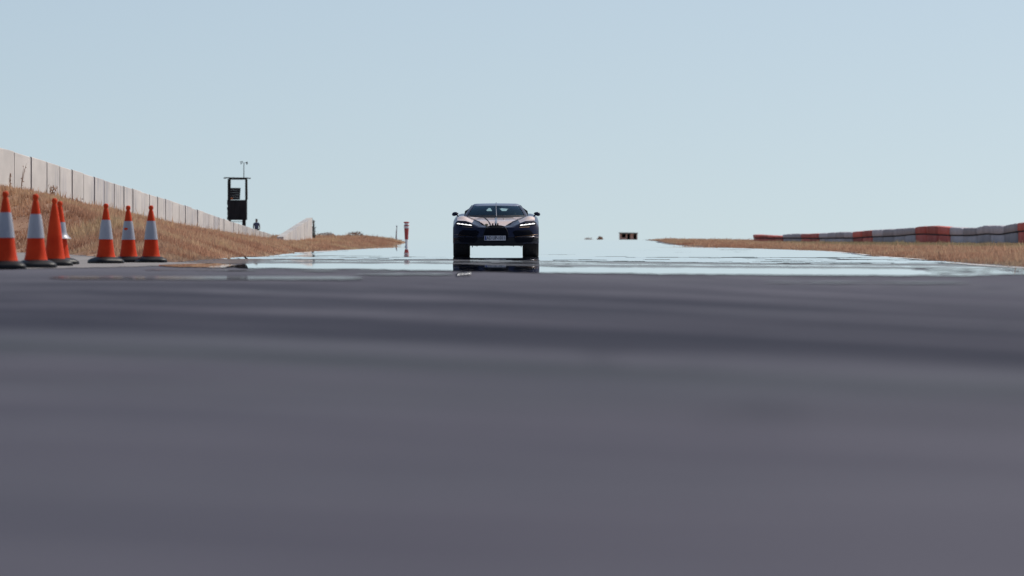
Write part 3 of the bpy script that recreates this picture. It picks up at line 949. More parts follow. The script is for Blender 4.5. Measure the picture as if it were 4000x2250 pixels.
for (x0, x1, c, nblk, lab) in sections:
    D0 = bD((x0 + x1) / 2)
    root = empty("barrier_section", (px((x0 + x1) / 2, D0), D0, gz(px((x0 + x1) / 2, D0), D0)))
    tag(root, lab, "barrier", "barriers along the right verge")
    rl = Vector(root.location)
    m = m_bred if c == 'r' else m_bgrey
    xs_ = np.linspace(x0, x1, nblk + 1)
    for b in range(nblk):
        lump = random.uniform(-0.8, 0.8)
        for tier in (0, 1):
            nseg = 36
            rows = []
            for i in range(nseg + 1):
                t = i / nseg
                x = xs_[b] + 1.3 + (xs_[b + 1] - xs_[b] - 2.6) * t
                D = bD(x); X = px(x, D)
                ty = top_y(x) + lump * 0.6 + 1.0 * noise.noise((x * .08, 1, tier)) + ((2.0 * noise.noise((x * .13, 3, tier)) + 1.6 * noise.noise((x * .4, 3, tier))) if c == 'g' else 0.3 * noise.noise((x * .3, 3, 0)))
                endc = 1 - min(1, t * 9, (1 - t) * 9)
                ty += (2.8 if c == 'g' else 2.2) * endc ** 2
                zt = pz(ty, D); zm = pz(mid_y(x), D)
                rib = 0.05 * abs(math.sin(t * math.pi * 6.0)) ** 0.6
                thick = 0.75
                if tier == 1:
                    za, zb_ = zm + 0.035, zt
                else:
                    za, zb_ = min(gz(X, D), zm - .3) - 0.15, zm - 0.035
                hgt = zb_ - za
                f = -rib + (0.05 if tier == 0 else 0.0) * 1 + 0.06 * endc
                rows.append([(X + f + .05, D, za), (X + f, D, za + hgt * .15), (X + f, D, zb_ - min(.08, hgt * .2)), (X + f + .03, D, zb_ - .015), (X + f + .12, D, zb_),
                             (X + thick - .2, D, zb_ + 0.01), (X + thick, D, zb_ - .12), (X + thick, D, za)])
            rows = [[Vector(q_) - rl for q_ in r] for r in rows]
            mb = MB(); mb.grid(rows, True)
            mb.f.append(tuple(range(8))); mb.f.append(tuple(reversed(range(nseg * 8, nseg * 8 + 8))))
            mb.build("upper_block" if tier else "lower_block", m, root, 40)
    # dark core behind the joints
    rows = []
    for i in range(41):
        x = x0 + .6 + (x1 - x0 - 1.2) * i / 40
        D = bD(x); X = px(x, D); zt = pz(top_y(x) + 3.6, D); zg = gz(X, D) - .1
        rows.append([Vector((X + .22, D, zg)) - rl, Vector((X + .22, D, zt)) - rl, Vector((X + .5, D, zt)) - rl, Vector((X + .5, D, zg)) - rl])
    mb = MB(); mb.grid(rows, True); mb.f.append((0, 1, 2, 3)); mb.f.append((163, 162, 161, 160)); mb.build("core", m_gap, root)
    # strap showing as the dark line between the tiers
    rows = []
    for i in range(31):
        x = x0 + .4 + (x1 - x0 - .8) * i / 30
        D = bD(x); X = px(x, D); zm = pz(mid_y(x) + (0.7 * noise.noise((x * .2, 5, 5)) if c == 'g' else 0), D)
        rows.append([Vector((X + .03, D, zm - .032)) - rl, Vector((X + .03, D, zm + .032)) - rl, Vector((X + .6, D, zm + .03)) - rl, Vector((X + .6, D, zm - .03)) - rl])
    mb = MB(); mb.grid(rows, True); mb.build("strap", m_gap, root)

# ------------------------------------------------------------------ traffic cones
m_cred = mat("cone_red_rubber", (0.52, 0.035, 0.018), 0.65, spec=0.1)
a = NT(m_cred)
a.base(a.ramp(a.noise(a.obj(), 4.0, 4), [(0.3, (0.56, 0.036, 0.010)), (0.7, (0.72, 0.066, 0.018))]))
m_cwhite = mat("cone_reflective_white", (0.55, 0.55, 0.58), 0.35, spec=0.5)
a = NT(m_cwhite)
a.base(a.ramp(a.noise(a.mapping(a.obj(), (9, 9, 3)), 1.0, 4), [(0.3, (0.30, 0.30, 0.345)), (0.7, (0.43, 0.43, 0.465))]))
m_cbase = mat("cone_black_rubber", (0.035, 0.035, 0.037), 0.45, spec=0.22)
a = NT(m_cbase)
a.base(a.ramp(a.noise(a.obj(), 9, 4), [(0.35, (0.005, 0.006, 0.009)), (0.7, (0.018, 0.017, 0.018))]))
H = 0.93
PROF = [(.155, .085), (.148, .10), (.136, .15), (.124, .22), (.1135, .30), (.106, .376), (.092, .49), (.078, .60), (.060, .70), (.046, .785), (.036, .835), (.028, .850), (.030, .862), (.040, .880), (.039, .908), (.026, .926), (.010, .93)]
def prad(z):
    zs = [p_[1] for p_ in PROF]; rs = [p_[0] for p_ in PROF]
    return float(np.interp(z, zs, rs))
def cone_body_mesh():
    mb = MB(); mb.lathe(PROF, 32); return mb
def base_mesh():
    mb = MB()
    def ringsq(h, r, z, n=24):
        # rounded square
        out = []
        for k_ in range(n):
            t = 2 * math.pi * k_ / n + math.pi / n
            c, s = math.cos(t), math.sin(t)
            e = 5.0
            rad = (abs(c) ** e + abs(s) ** e) ** (-1 / e) * h
            out.append((rad * c, rad * s, z))
        return out
    rows = [ringsq(.236, 0, 0.0), ringsq(.240, 0, .015), ringsq(.238, 0, .035), ringsq(.230, 0, .048), ringsq(.215, 0, .060), ringsq(.19, 0, .076),
            [(.165 * math.cos(2 * math.pi * k_ / 24 + math.pi / 24), .165 * math.sin(2 * math.pi * k_ / 24 + math.pi / 24), .095) for k_ in range(24)],
            [(.12 * math.cos(2 * math.pi * k_ / 24 + math.pi / 24), .12 * math.sin(2 * math.pi * k_ / 24 + math.pi / 24), .10) for k_ in range(24)]]
    mb.grid(rows, True)
    mb.f.append(tuple(reversed(range(24)))); mb.f.append(tuple(range(7 * 24, 8 * 24)))
    return mb
def sleeve_mesh(z0, z1, a0=0, a1=2 * math.pi, hole=None, peel=0.0):
    mb = MB()
    n = 48
    zs = np.linspace(z0, z1, 13)
    rows = []
    for z in zs:
        r = []
        for k_ in range(n + (0 if a1 - a0 > 6.28 else 1)):
            t = a0 + (a1 - a0) * k_ / n
            rad = prad(z) + 0.004
            dz = 0
            if peel:
                w = ((z1 - z) / (z1 - z0))
                rad += peel * max(0, w - .55) ** 2 * 4
                dz = 0.03 * max(0, w - .8)
            r.append((rad * math.cos(t), rad * math.sin(t), z + dz))
        rows.append(r)
    mb.grid(rows, a1 - a0 > 6.28)
    return mb
cone_specs = [  # photo column of the axis, photo row of the tip, base turn, sleeve kind, label
    (22, 749, 0.15, 'full', "striped traffic cone at the left frame edge"),
    (140, 760, 0.35, 'full', "striped traffic cone second from the left frame edge"),
    (213, 776, 0.25, 'none', "plain red traffic cone without a white sleeve"),
    (234, 788, 0.75, 'peel', "traffic cone half hidden behind the plain red one, its white sleeve peeling"),
    (413.5, 797, 0.60, 'full', "striped traffic cone, left one of the group of three"),
    (502, 805, 0.2, 'spot', "striped traffic cone with a red spot on its white sleeve"),
    (590, 804, 0.3, 'full', "striped traffic cone nearest the car, rightmost of all"),
]
body0 = base0 = sleeve0 = None
for (cx, ty, rz, kind, lab) in cone_specs:
    D = (H - CAM_H) * FPX / (HOR - ty)
    X = px(cx, D)
    root = empty("traffic_cone", (X, D, float(road_z(X, D)) + 0.008), 0.0)
    root.rotation_euler = (random.uniform(-.012, .012), random.uniform(-.012, .012), rz)
    tag(root, lab, "traffic cone", "traffic cones on the left")
    if body0 is None:
        ob = cone_body_mesh().build("cone_body", m_cred, root, 60); body0 = ob.data
        obb = base_mesh().build("rubber_base", m_cbase, root, 40); base0 = obb.data
        os_ = sleeve_mesh(.372, .675).build("white_sleeve", m_cwhite, root, 60); sleeve0 = os_.data
        continue
    for nm, me_ in (("cone_body", body0), ("rubber_base", base0)):
        o = bpy.data.objects.new(nm, me_); col.objects.link(o); o.parent = root
    if kind in ('full', 'spot'):
        o = bpy.data.objects.new("white_sleeve", sleeve0); col.objects.link(o); o.parent = root
    if kind == 'spot':
        mb = MB()
        fr, bk = [], []
        for k_ in range(20):
            t = 2 * math.pi * k_ / 20
            z = .548 + .020 * math.sin(t)
            ang = -math.pi / 2 - 0.42 - rz + 0.42 * math.cos(t)
            r_ = prad(z) + .0065
            fr.append((r_ * math.cos(ang), r_ * math.sin(ang), z))
        c_ = (np.mean([q_[0] for q_ in fr]) * 1.0, np.mean([q_[1] for q_ in fr]) * 1.0, .548)
        ang = -math.pi / 2 - 0.42 - rz; r_ = prad(.548) + .0065
        mb.add(fr + [(r_ * math.cos(ang), r_ * math.sin(ang), .548)], [(k_, (k_ + 1) % 20, 20) for k_ in range(20)])
        tag(mb.build("red_spot", m_cred, root, 60), "red oval spot")
    if kind == 'peel':
        o = sleeve_mesh(.372, .62, -math.pi / 2 - .2 - rz, math.pi / 3 - rz, peel=0.075).build("white_sleeve", m_cwhite, root, 60)
        tag(o, "white sleeve peeling away at its lower edge")

# ------------------------------------------------------------------ the car
car = empty("sports_car", (px(1937, 135), 135.0, 0.004))
tag(car, "low dark bronze and navy sports car with lit headlights, head-on", "car")
m_body = mat("dark_bronze_paint", (0.050, 0.040, 0.042), 0.25, 0.25, 0.2, coat=0.28, coat_r=0.03)
a = NT(m_body)
a.base(a.ramp(a.noise(a.obj(), 260, 2), [(0.3, (0.004, 0.007, 0.024)), (0.7, (0.014, 0.015, 0.038))]))
m_hood = mat("bronze_sky_sheen", (0.86, 0.655, 0.55), 0.38, 0.25, 0.5, coat=1.0, coat_r=0.03)  # same car paint, lightened: warm sun and sky reflection put into the base colour
m_roofp = mat("slate_roof_paint", (0.20, 0.22, 0.28), 0.3, 0.6, 0.4, coat=0.6)
m_black = mat("black_mesh", (0.003, 0.004, 0.008), 0.7, 0.0, 0.06)
m_trim = mat("satin_dark_trim", (0.006, 0.007, 0.011), 0.5, 0.0, 0.16)
m_bright = mat("polished_metal_trim", (0.55, 0.50, 0.45), 0.22, 1.0)
m_copper = mat("copper_line", (0.55, 0.38, 0.25), 0.3, 1.0)
m_tyre = mat("tyre_rubber", (0.012, 0.012, 0.014), 0.75, 0.0, 0.3)
m_rim = mat("dark_wheel_rim", (0.06, 0.06, 0.065), 0.35, 0.9)
m_led = mat("lit_headlamp", (0.9, 0.9, 0.9), 0.3, emis=(1.0, 0.97, 0.92), emis_s=1.5)
m_plate = mat("plate_silver", (0.34, 0.35, 0.40), 0.4)
m_ink = mat("plate_ink", (0.010, 0.012, 0.035), 0.5)
m_plblue = mat("plate_blue_strip", (0.012, 0.025, 0.14), 0.5)
m_seat = mat("cabin_leather", (0.02, 0.024, 0.032), 0.7)
m_glass = bpy.data.materials.new("tinted_glass")
m_glass.use_nodes = True
t_ = m_glass.node_tree; t_.nodes.clear()
go = t_.nodes.new("ShaderNodeOutputMaterial"); gm = t_.nodes.new("ShaderNodeMixShader"); gf = t_.nodes.new("ShaderNodeFresnel")
gt = t_.nodes.new("ShaderNodeBsdfTransparent"); gg = t_.nodes.new("ShaderNodeBsdfGlossy")
gf.inputs["IOR"].default_value = 1.4
gt.inputs["Color"].default_value = (0.52, 0.66, 0.66, 1)
gg.inputs["Roughness"].default_value = 0.02
gg.inputs["Color"].default_value = (0.30, 0.48, 0.60, 1)
t_.links.new(gf.outputs[0], gm.inputs[0]); t_.links.new(gt.outputs[0], gm.inputs[1]); t_.links.new(gg.outputs[0], gm.inputs[2]); t_.links.new(gm.outputs[0], go.inputs[0])

HW = 1.022
def vf(u):
    s = min(1.0, abs(u) / HW)
    return 0.30 * s ** 2.6 + 0.10 * s ** 9
FAS = [(.262, .05), (.275, -.005), (.33, -.02), (.40, .0), (.455, -.012), (.470, -.035), (.492, -.005), (.60, .02), (.70, .065)]
def fas_v(u, z):
    zf = front_z(u)
    zs = [q_[0] for q_ in FAS] + [zf]
    vs__ = [q_[1] for q_ in FAS] + [.18]
    return vf(u) + float(np.interp(z, zs, vs__))
def front_z(u):
    a_ = abs(u)
    return float(np.interp(a_, [0, .25, .40, .55, .70, .92, 1.03], [.735, .725, .735, .79, .845, .86, .80]))
def top_z(u, v):
    a_ = abs(u)
    zh = float(np.interp(v, [.15, .4, .8, 1.3, 1.75, 2.4, 3.6, 4.2, 4.5], [.735, .80, .865, .92, .945, .95, .965, .93, .86]))
    bp = float(np.interp(v, [.2, .45, .8, 1.1, 1.5, 1.9, 2.6, 3.2, 3.7, 4.1, 4.5], [.05, .085, .10, .075, .03, .0, .0, .07, .095, .05, .0]))
    gs = math.exp(-((a_ - .80) / .19) ** 2)
    valley = -0.02 * math.exp(-((a_ - .52) / .10) ** 2) * (1 if v < 1.6 else 0)
    return zh + bp * gs + valley
def shoulder(u):
    a_ = abs(u)
    s = max(0.0, (a_ - .90) / (HW - .90))
    return 0.10 * (1 - math.sqrt(max(0, 1 - s * s)))
us = [0, .06, .12, .18, .24, .30, .36, .42, .48, .54, .60, .66, .72, .78, .84, .88, .91, .94, .965, .985, 1.0, 1.011, 1.018, 1.022]
us = [-x for x in reversed(us[1:])] + us
cols_ = []
for u in us:
    c_ = []
    lo = 0.0 if abs(u) < .62 else 0.055 * min(1, (abs(u) - .62) / .05)
    c_.append((u, 4.45, .30))
    c_.append((u, 2.5, .265 + lo * .3))
    c_.append((u, vf(u) + .30, .262 + lo))
    for z, o_ in FAS:
        zz = max(z, .262 + lo + (z - .262) * .5) if lo else z
        c_.append((u, vf(u) + o_, zz))
    sh = shoulder(u)
    fz = front_z(u)
    c_.append((u, vf(u) + .12, .70 + (fz - .70) * .55 - sh * .6))
    v0 = vf(u) + .18
    c_.append((u, v0, fz - sh * .9))
    for k_ in range(1, 26):
        v = v0 + (4.42 - v0) * (k_ / 25) ** 1.1
        w = float(sstep(0, .5, v - v0))
        z = (fz * (1 - w) + top_z(u, v) * w) if v - v0 < .5 else top_z(u, v)
        c_.append((u, v, z - sh))
    c_.append((u, 4.52, .78 - sh)); c_.append((u, 4.56, .62)); c_.append((u, 4.52, .42))
    cols_.append(c_)
mb = MB(); mb.grid(cols_, True)
nc = len(cols_[0])
mb.f.append(tuple(range(nc))); mb.f.append(tuple(reversed(range((len(us) - 1) * nc, len(us) * nc))))
body = mb.build("body", m_body, car, 32)
# wheel wells
cut = MB()
WH = [(0.83, 1.02), (-0.83, 1.02), (0.83, 3.78), (-0.83, 3.78)]
for s in (-1, 1):
    for v in (1.02, 3.78):
        rows = [[(x, v + .385 * math.cos(2 * math.pi * k_ / 32), .335 + .385 * math.sin(2 * math.pi * k_ / 32)) for k_ in range(32)] for x in (s * .58, s * 1.3)]
        o_ = len(cut.v)
        cut.grid(rows, True)
        cut.f.append(tuple(o_ + k_ for k_ in reversed(range(32)))); cut.f.append(tuple(o_ + 32 + k_ for k_ in range(32)))
cutter = cut.build("cutter", m_black, car)
md = body.modifiers.new("wells", 'BOOLEAN'); md.operation = 'DIFFERENCE'; md.object = cutter; md.solver = 'EXACT'
dg = bpy.context.evaluated_depsgraph_get()
nm_ = bpy.data.meshes.new_from_object(body.evaluated_get(dg))
body.modifiers.clear()
body.data = nm_
nm_.materials.clear(); nm_.materials.append(m_body)
nm_.polygons.foreach_set("use_smooth", [True] * len(nm_.polygons)); nm_.set_sharp_from_angle(angle=math.radians(32))
bpy.data.objects.remove(cutter)

def surf_strip(name, pts, w, m, lift=.006, parent=car):
    """thin ribbon on the bonnet top along (u,v) points"""
    mb = MB(); rows = []
    for i, (u, v) in enumerate(pts):
        w_ = w[i] if isinstance(w, (list, tuple)) else w
        rows.append([(u - w_, v, body_top(u - w_, v) + lift), (u, v, body_top(u, v) + lift + w_ * .25), (u + w_, v, body_top(u + w_, v) + lift)])
    mb.grid(rows)
    return mb.build(name, m, parent, 60)
def body_top(u, v):
    v0 = vf(u) + .18
    fz = front_z(u)
    w = float(sstep(0, .5, v - v0))
    return ((fz * (1 - w) + top_z(u, v) * w) if v - v0 < .5 else top_z(u, v)) - shoulder(u)
# bonnet skin: bronze with reflected sky painted in as a paler tone, V shaped towards the grille
rows = []
for k_ in range(36):
    t = k_ / 35
    v = .24 + (1.66 - .24) * t
    hw = float(np.interp(v, [.24, .5, .8, 1.2, 1.66], [.22, .33, .45, .57, .66]))
    rows.append([(u, v, body_top(u, v) + .009) for u in np.linspace(-hw, hw, 45)])
mb = MB(); mb.grid(rows); mb.build("bonnet", m_hood, car, 180)
for s in (-1, 1):
    rows = []
    for k_ in range(24):
        t = k_ / 23
        r = []
        for u in np.linspace(.60 - .08 * math.sin(t * 2.2), .925, 18):
            va = vf(u) + .19 + .10 * (1 - t) * 0
            v = va + (1.50 - va) * t
            r.append((s * u, v, body_top(u, v) + .008))
        rows.append(r)
    mb = MB(); mb.grid(rows); mb.build("wing_panel", m_hood, car, 180)
    surf_strip("panel_gap", [(s * u, v) for u, v in ((.24, .30), (.34, .52), (.465, .80), (.585, 1.2), (.675, 1.6))], .009, m_trim, .014)
tag(surf_strip("bonnet_stripe", [(-.12, .34), (-.20, .75), (-.25, 1.15), (-.295, 1.62)], .013, m_trim, .020), "dark diagonal line on the bonnet's left half")
surf_strip("spine", [(0, .30), (0, .6), (0, 1.0), (0, 1.35), (0, 1.62)], [.020, .028, .03, .032, .026], m_bright, .014)

def on_fascia(poly, d_front, d_back):
    mb = MB()
    return mb.prism(poly, lambda u, z: (u, fas_v(u, z) + d_front, z), lambda u, z: (u, fas_v(u, z) + d_back, z))
def fascia_patch(name, outline, m, lift, nu=14, parent=car, sub=None):
    """patch bounded by lower(u) and upper(u) over [u0,u1], hugging the fascia"""
    u0, u1, lo, hi = outline
    rows = []
    for u in np.linspace(u0, u1, nu):
        a_, b_ = lo(u), hi(u)
        rows.append([(u, fas_v(u, a_ + (b_ - a_) * t) - lift, a_ + (b_ - a_) * t) for t in np.linspace(0, 1, 9)])
    mb = MB(); mb.grid(rows)
    return mb.build(name, m, parent, 60)
# horseshoe grille
gl = lin([(-.29, .42), (-.24, .40), (.24, .40), (.29, .42)])
def gh(u):
    return .42 + .325 * max(0.0, 1 - (abs(u) / .294) ** 4) ** .45
gr = fascia_patch("grille", (-.29, .29, gl, gh), m_black, .012, 31)
for i in range(9):
    z = .52 + i * .024
    hw = .294 * max(0, 1 - ((z - .42) / .325) ** 2.2) ** .25 - .012
    if hw <= .02: continue
    mb = MB(); mb.tube([(u, fas_v(u, z) - .016, z) for u in np.linspace(-hw, hw, 11)], .003, 5)
    mb.build("grille_bar", m_trim, gr)
pts = [(u, fas_v(u, gh(u)) - .016, gh(u)) for u in np.linspace(-.29, .29, 41)]
mb = MB(); mb.tube(pts, .010, 8); mb.build("grille_frame", m_trim, gr, 60)
mb = MB(); mb.lathe([(.0, 0), (.038, 0), (.038, .006), (.0, .010)], 16, cap=False)
emb = mb.build("nose_badge", mat("nose_badge_enamel", (0.16, 0.15, 0.07), .3, .4), car, 40)
emb.location = (-.222, fas_v(-.222, .72) + .085, .762); emb.rotation_euler = (math.radians(55), 0, 0); emb.scale = (1, .8, 1)
for uu in (-.075, -.005, .045):
    mb = MB(); mb.box((uu, fas_v(uu, .735) - .008, .772), (.035, .03, .055)); mb.build("sensor_block", m_trim, car, bevel=.006)
mb = MB(); mb.lathe([(0.001, 0), (.02, .0), (.018, .015), (.006, .02)], 10); sw = mb.build("washer_jet", m_bright, car, 60); sw.location = (.186, 1.05, body_top(.186, 1.05) + .012)

# number plate
def pl(u, z): return Vector((u, fas_v(0, .45) - .050, z))
mb = MB(); mb.box((-.022, fas_v(0, .45) - .035, .447), (.508, .012, .114)); plate = mb.build("number_plate", m_plate, car, bevel=.004)
mb = MB(); mb.box((-.022, fas_v(0, .45) - .024, .447), (.53, .012, .132)); mb.build("plate_holder", m_trim, car, bevel=.004)
mb = MB(); mb.box((-.246, fas_v(0, .45) - .0425, .447), (.040, .003, .098)); mb.build("blue_strip", m_plblue, plate)
tc = bpy.data.curves.new("lettering", 'FONT')
tc.body = "AD UP-1011"
tc.size = .098; tc.align_x = 'CENTER'; tc.align_y = 'CENTER'; tc.extrude = .001; tc.offset = .0022
to = bpy.data.objects.new("tmp_text", tc); col.objects.link(to)
dg = bpy.context.evaluated_depsgraph_get()
tm = bpy.data.meshes.new_from_object(to.evaluated_get(dg)); bpy.data.objects.remove(to)
wx = max(v.co.x for v in tm.vertices) - min(v.co.x for v in tm.vertices)
for v in tm.vertices: v.co.x *= .43 / wx; v.co.y *= 1.12
lt = link("lettering", tm, m_ink, plate)
lt.location = (-.0, fas_v(0, .45) - .0430, .447); lt.rotation_euler = (math.radians(90), 0, 0)

for s in (-1, 1):
    # headlamp recess and four light blades
    def sp(f): return f
    u0, u1 = .555, .945
    hl_lo = lambda u: float(np.interp(abs(u), [.55, .95], [.715, .755])); hl_hi = lambda u: float(np.interp(abs(u), [.55, .6, .95], [.765, .79, .828]))
    a0, a1 = (u0, u1) if s > 0 else (-u1, -u0)
    hd = fascia_patch("headlight", (a0, a1, hl_lo, hl_hi), m_black, .012, 15)
    for k_ in range(4):
        b0 = .575 + k_ * .0895; b1 = b0 + .084
        r0, r1 = (b0, b1) if s > 0 else (-b1, -b0)
        lo_ = lambda u: float(np.interp(abs(u), [.575, .93], [.742, .786]))
        hi_ = lambda u, bb=(b0 + b1) / 2, kk=k_: float(np.interp(abs(u), [.575, .93], [.758, .802])) + .009 * math.exp(-((abs(u) - bb) / .022) ** 2)
        fascia_patch("light_blade", (r0, r1, lo_, hi_), m_led, .017, 7, hd)
    fascia_patch("lamp_reflection", ((.56, .80, lambda u: float(np.interp(abs(u), [.56, .80], [.700, .712])), lambda u: float(np.interp(abs(u), [.56, .80], [.708, .717]))) if s > 0 else
                 (-.80, -.56, lambda u: float(np.interp(abs(u), [.56, .80], [.700, .712])), lambda u: float(np.interp(abs(u), [.56, .80], [.708, .717])))), m_copper, .014, 8)  # copper sliver painted in for the thin brown reflection below the lamp
    # side intakes
    hi2 = lambda u: float(np.interp(abs(u), [.40, .47, .60, .78, .86, .905], [.60, .635, .63, .645, .60, .50]))
    lo2 = lambda u: float(np.interp(abs(u), [.40, .46, .905], [.58, .487, .499]))
    fascia_patch("upper_intake", ((.40, .905, lo2, hi2) if s > 0 else (-.905, -.40, lo2, hi2)), m_black, .010, 22)
    hi3 = lambda u: float(np.interp(abs(u), [.44, 1.0], [.462, .468])); lo3 = lambda u: float(np.interp(abs(u), [.44, .5, .84, .90], [.40, .335, .345, .42]))
    fascia_patch("lower_intake", ((.44, .90, lo3, hi3) if s > 0 else (-.90, -.44, lo3, hi3)), m_black, .010, 22)
    us_ = np.linspace(.45, 1.0, 20)
    rw = [[(s * u, fas_v(u, .474 + .055 * ((u - .45) / .55)) - .022, .468 + .062 * ((u - .45) / .55)), (s * u, fas_v(u, .474) - .032, .472 + .062 * ((u - .45) / .55)), (s * u, fas_v(u, .474) - .018, .4765 + .062 * ((u - .45) / .55))] for u in us_]
    mb = MB(); mb.grid(rw); mb.build("bumper_crease", m_copper, car, 60)
    # door mirrors on stalks
    mb = MB()
    mir_p = []
    for th in np.linspace(0, math.pi, 9):
        r_ = math.sin(th)
        mir_p.append([(s * (.985 - .078 * math.cos(th)), 1.95 + .06 * r_ * math.sin(ph) + .02, 1.030 + .002 + (.048 + .012 * math.cos(th) * -1) * max(.06, r_) * math.cos(ph) + .012 * math.cos(th)) for ph in np.linspace(0, 2 * math.pi, 17)[:-1]])
    mb.grid(mir_p, True)
    mo = mb.build("door_mirror", m_body, car, 180)
    mb = MB(); mb.tube([(s * .84, 2.02, .935), (s * .90, 1.99, .965), (s * .94, 1.97, 1.005)], [.022, .016, .018], 8); mb.build("mirror_stalk", m_body, mo, 180)
# black lower valance between the bumper crease and the lip
fascia_patch("lower_valance", (-.99, .99, lambda u: .285 + (.05 if abs(u) > .64 else 0), lambda u: .458), m_trim, .006, 45)
# lower lip
rows = []
for u in np.linspace(-.66, .66, 25):
    v = vf(u) - .03
    rows.append([(u, v + .05, .268), (u, v, .262 + .004 * math.sin(u * 30)), (u, v - .01, .275), (u, v + .03, .292)])
mb = MB(); mb.grid(rows, True); mb.build("splitter", m_trim, car, 50)
for uu, dz in ((-.56, .03), (.60, .025), (.42, .012), (-.45, .012)):
    mb = MB(); mb.box((uu, .45, .262 - dz / 2), (.018, .05, dz + .01)); mb.build("underbody_fin", m_trim, car)

# greenhouse
def ws(u_, t):     # windscreen surface, u_ in -1..1, t 0 bottom..1 top
    hw = .735 + (.560 - .735) * t
    u = u_ * hw
    v = 1.56 + .88 * t + (.42 - .18 * t) * abs(u_) ** 2.2
    z = .955 + (1.240 - .955) * t + .020 * math.sin(math.pi * t) - .012 * abs(u_) ** 2.5 * (t) + .0
    return (u, v, z)
rows = [[ws(u_, t) for u_ in np.linspace(-1, 1, 25)] for t in np.linspace(0, 1, 9)]
mb = MB(); mb.grid(rows); mb.build("windscreen", m_glass, car, 180)
rows = [[(lambda p_: (p_[0], p_[1] - .012, p_[2] + .004))(ws(u_, t)) for u_ in np.linspace(-1, 1, 25)] for t in (-.10, -.03, .05, .12)]
mb = MB(); mb.grid(rows); mb.build("cowl_band", m_trim, car, 180)
# roof
rows = []
for v, z, hw in ((2.40, 1.232, .560), (2.50, 1.258, .565), (2.65, 1.282, .572), (2.85, 1.295, .575), (3.05, 1.297, .57), (3.30, 1.285, .555)):
    r = []
    for u_ in np.linspace(-1, 1, 25):
        vv = v + (.24 * abs(u_) ** 2.2 if v < 2.6 else .12 * abs(u_) ** 2.2)
        r.append((u_ * hw, vv, z - .012 * u_ * u_ - .030 * max(0, (abs(u_) - .86) / .14) ** 2))
    rows.append(r)
mb = MB(); mb.grid(rows)
lowr = [[(x, y, z - .035) for x, y, z in r] for r in rows]
mb.grid(lowr)
roof = mb.build("roof", m_roofp, car, 180)
for s in (-1, 1):
    # A pillar from wing to roof
    rows = []
    for t in np.linspace(-.04, 1.0, 10):
        x, y, z = ws(s * 1.0, t)
        xi, yi, zi = ws(s * .955, t)
        rows.append([(xi, yi - .006, zi + .004), (x, y - .008, z + .012), (x + s * .028, y + .035, z + .008), (x + s * .030, y + .09, z - .01), (xi, yi + .05, zi - .02)])
    mb = MB(); mb.grid(rows, True); mb.build("pillar", m_body, car, 50)
    rows = []
    for t in np.linspace(0, 1, 8):
        x, y, z = ws(s * 1.0, t)
        e = (s * (.80 - .225 * t), 3.55 - .15 * t, .96 + .30 * t)
        st = (x + s * .034, y + .09, z - .004)
        rows.append([tuple(st[i] + (e[i] - st[i]) * q_ + (s * .02 * math.sin(math.pi * q_) if i == 0 else 0) for i in range(3)) for q_ in np.linspace(0, 1, 8)])
    mb = MB(); mb.grid(rows); mb.build("side_window", m_trim if s > 0 else m_trim, car, 180)
# rear bulkhead with two slanted lights
def bk(u, z): return (u, 3.28, z)
mb = MB()
mb.prism([(-.80, .90), (.80, .90), (.76, 1.11), (-.76, 1.11)], bk, lambda u, z: (u, 3.32, z))
mb.prism([(-.62, 1.182), (.62, 1.182), (.565, 1.262), (-.565, 1.262)], bk, lambda u, z: (u, 3.32, z))
for poly in ([(-.76, 1.1102), (-.26, 1.1102), (-.185, 1.1818), (-.64, 1.1818)], [(-.10, 1.1102), (.14, 1.1102), (.065, 1.1818), (-.145, 1.1818)], [(.325, 1.1102), (.76, 1.1102), (.66, 1.1818), (.31, 1.160)]):
    mb.prism(poly, bk, lambda u, z: (u, 3.32, z))
mb.prism([(.10, 1.1819), (.31, 1.1602), (.66, 1.1819)], bk, lambda u, z: (u, 3.315, z))
mb.build("rear_bulkhead", m_seat, car)
for uu in (-.34, .36):
    mb = MB()
    rows = [[(uu + w_ * math.cos(2 * math.pi * k_ / 16), 2.95 + d_ * math.sin(2 * math.pi * k_ / 16), z_) for k_ in range(16)] for z_, w_, d_ in ((.70, .23, .12), (.95, .22, .10), (1.03, .17, .08), (1.06, .11, .06), (1.10, .12, .06), (1.15, .09, .05), (1.165, .03, .02))]
    mb.grid(rows, True); mb.f.append(tuple(range(6 * 16, 7 * 16))); mb.build("seat", m_seat, car, 60)
mb = MB(); mb.tube([(-.33 + .17 * math.cos(t), 2.28, .97 + .16 * math.sin(t)) for t in np.linspace(0, 2 * math.pi, 25)], .014, 6); mb.build("steering_wheel", m_trim, car, 60)
rows = [[(u, v, z) for u in np.linspace(-.68, .68, 9)] for v, z in ((1.72, .955), (1.95, .985), (2.2, .975), (2.3, .90))]
mb = MB(); mb.grid(rows); mb.build("dashboard", m_seat, car, 60)
mb = MB(); mb.box((.04, 2.30, 1.185), (.17, .03, .045)); mb.build("rear_view_mirror", m_trim, car, bevel=.008)
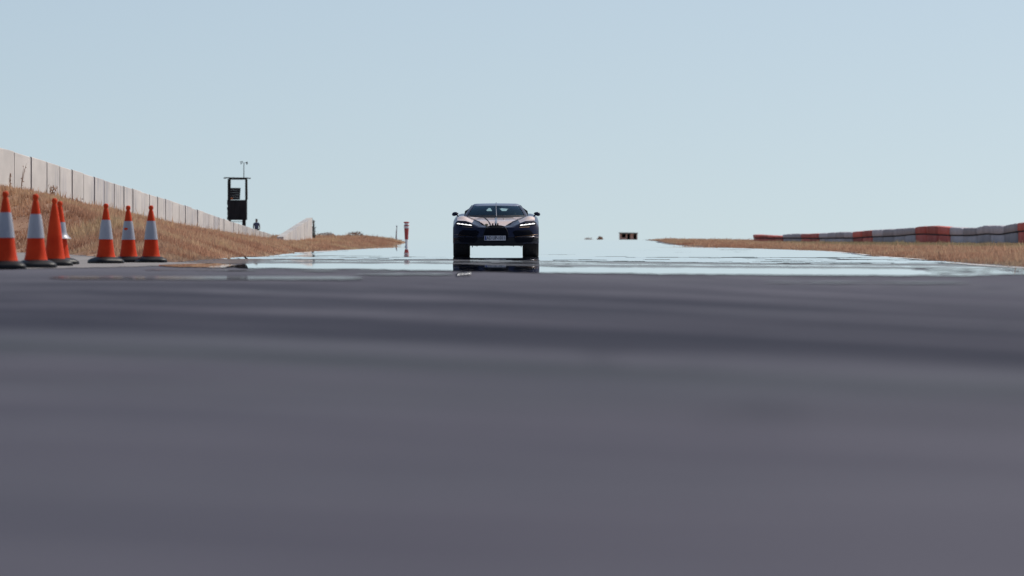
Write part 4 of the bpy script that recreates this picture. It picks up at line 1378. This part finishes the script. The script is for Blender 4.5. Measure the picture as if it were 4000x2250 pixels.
# windscreen centre wiper and roof fin
mb = MB(); mb.tube([(lambda p_: (p_[0] + .008 * (1 - t), p_[1] - .02, p_[2] + .012))(ws(-.01 * t, t)) for t in np.linspace(.0, 1.0, 8)], [.012, .011, .010, .009, .008, .008, .007, .006], 8); mb.build("wiper", m_bright, car, 60)
mb = MB(); mb.prism([(2.38, 1.232), (2.5, 1.275), (2.8, 1.312), (3.3, 1.322), (4.3, .985), (4.3, .90), (3.25, 1.27), (2.8, 1.285)], lambda v, z: (-.011, v, z), lambda v, z: (.011, v, z)); mb.build("roof_fin", m_bright, car)
# wheels
for (s, v) in ((1, 1.02), (-1, 1.02), (1, 3.78), (-1, 3.78)):
    hub = MB(); ctr = (s * .83, v, .345)
    R_ = .345
    def ring_x(prof, n=40):
        return [[(ctr[0] + x, ctr[1] + r * math.cos(2 * math.pi * k_ / n), ctr[2] + r * math.sin(2 * math.pi * k_ / n)) for k_ in range(n)] for x, r in prof]
    hub.grid(ring_x([(s * .10, .001), (s * .10, .05), (s * .14, .06), (s * .15, .03), (s * .15, .001)], 20), True)
    wheel = hub.build("wheel", m_rim, car, 40)
    tw = .19
    prof = [(-tw + .01, .24), (-tw, .27), (-tw, .325), (-tw + .02, .340)]
    for gx_ in (-.11, -.04, .04, .11):
        prof += [(gx_ - .008, R_), (gx_ - .006, R_ - .008), (gx_ + .006, R_ - .008), (gx_ + .008, R_)]
    prof += [(tw - .02, .340), (tw, .325), (tw, .27), (tw - .01, .24)]
    mb = MB(); mb.grid(ring_x(prof), True); mb.build("tyre", m_tyre, wheel, 40)
    rim = MB(); rim.grid(ring_x([(-tw + .02, .242), (-.05, .20), (.05, .20), (tw - .02, .242)]), True)
    for k_ in range(7):
        t = 2 * math.pi * k_ / 7
        rim.tube([(ctr[0] + s * .13, ctr[1] + .04 * math.cos(t), ctr[2] + .04 * math.sin(t)), (ctr[0] + s * .15, ctr[1] + .235 * math.cos(t), ctr[2] + .235 * math.sin(t))], [.022, .014], 6)
    rim.build("rim", m_rim, wheel, 40)
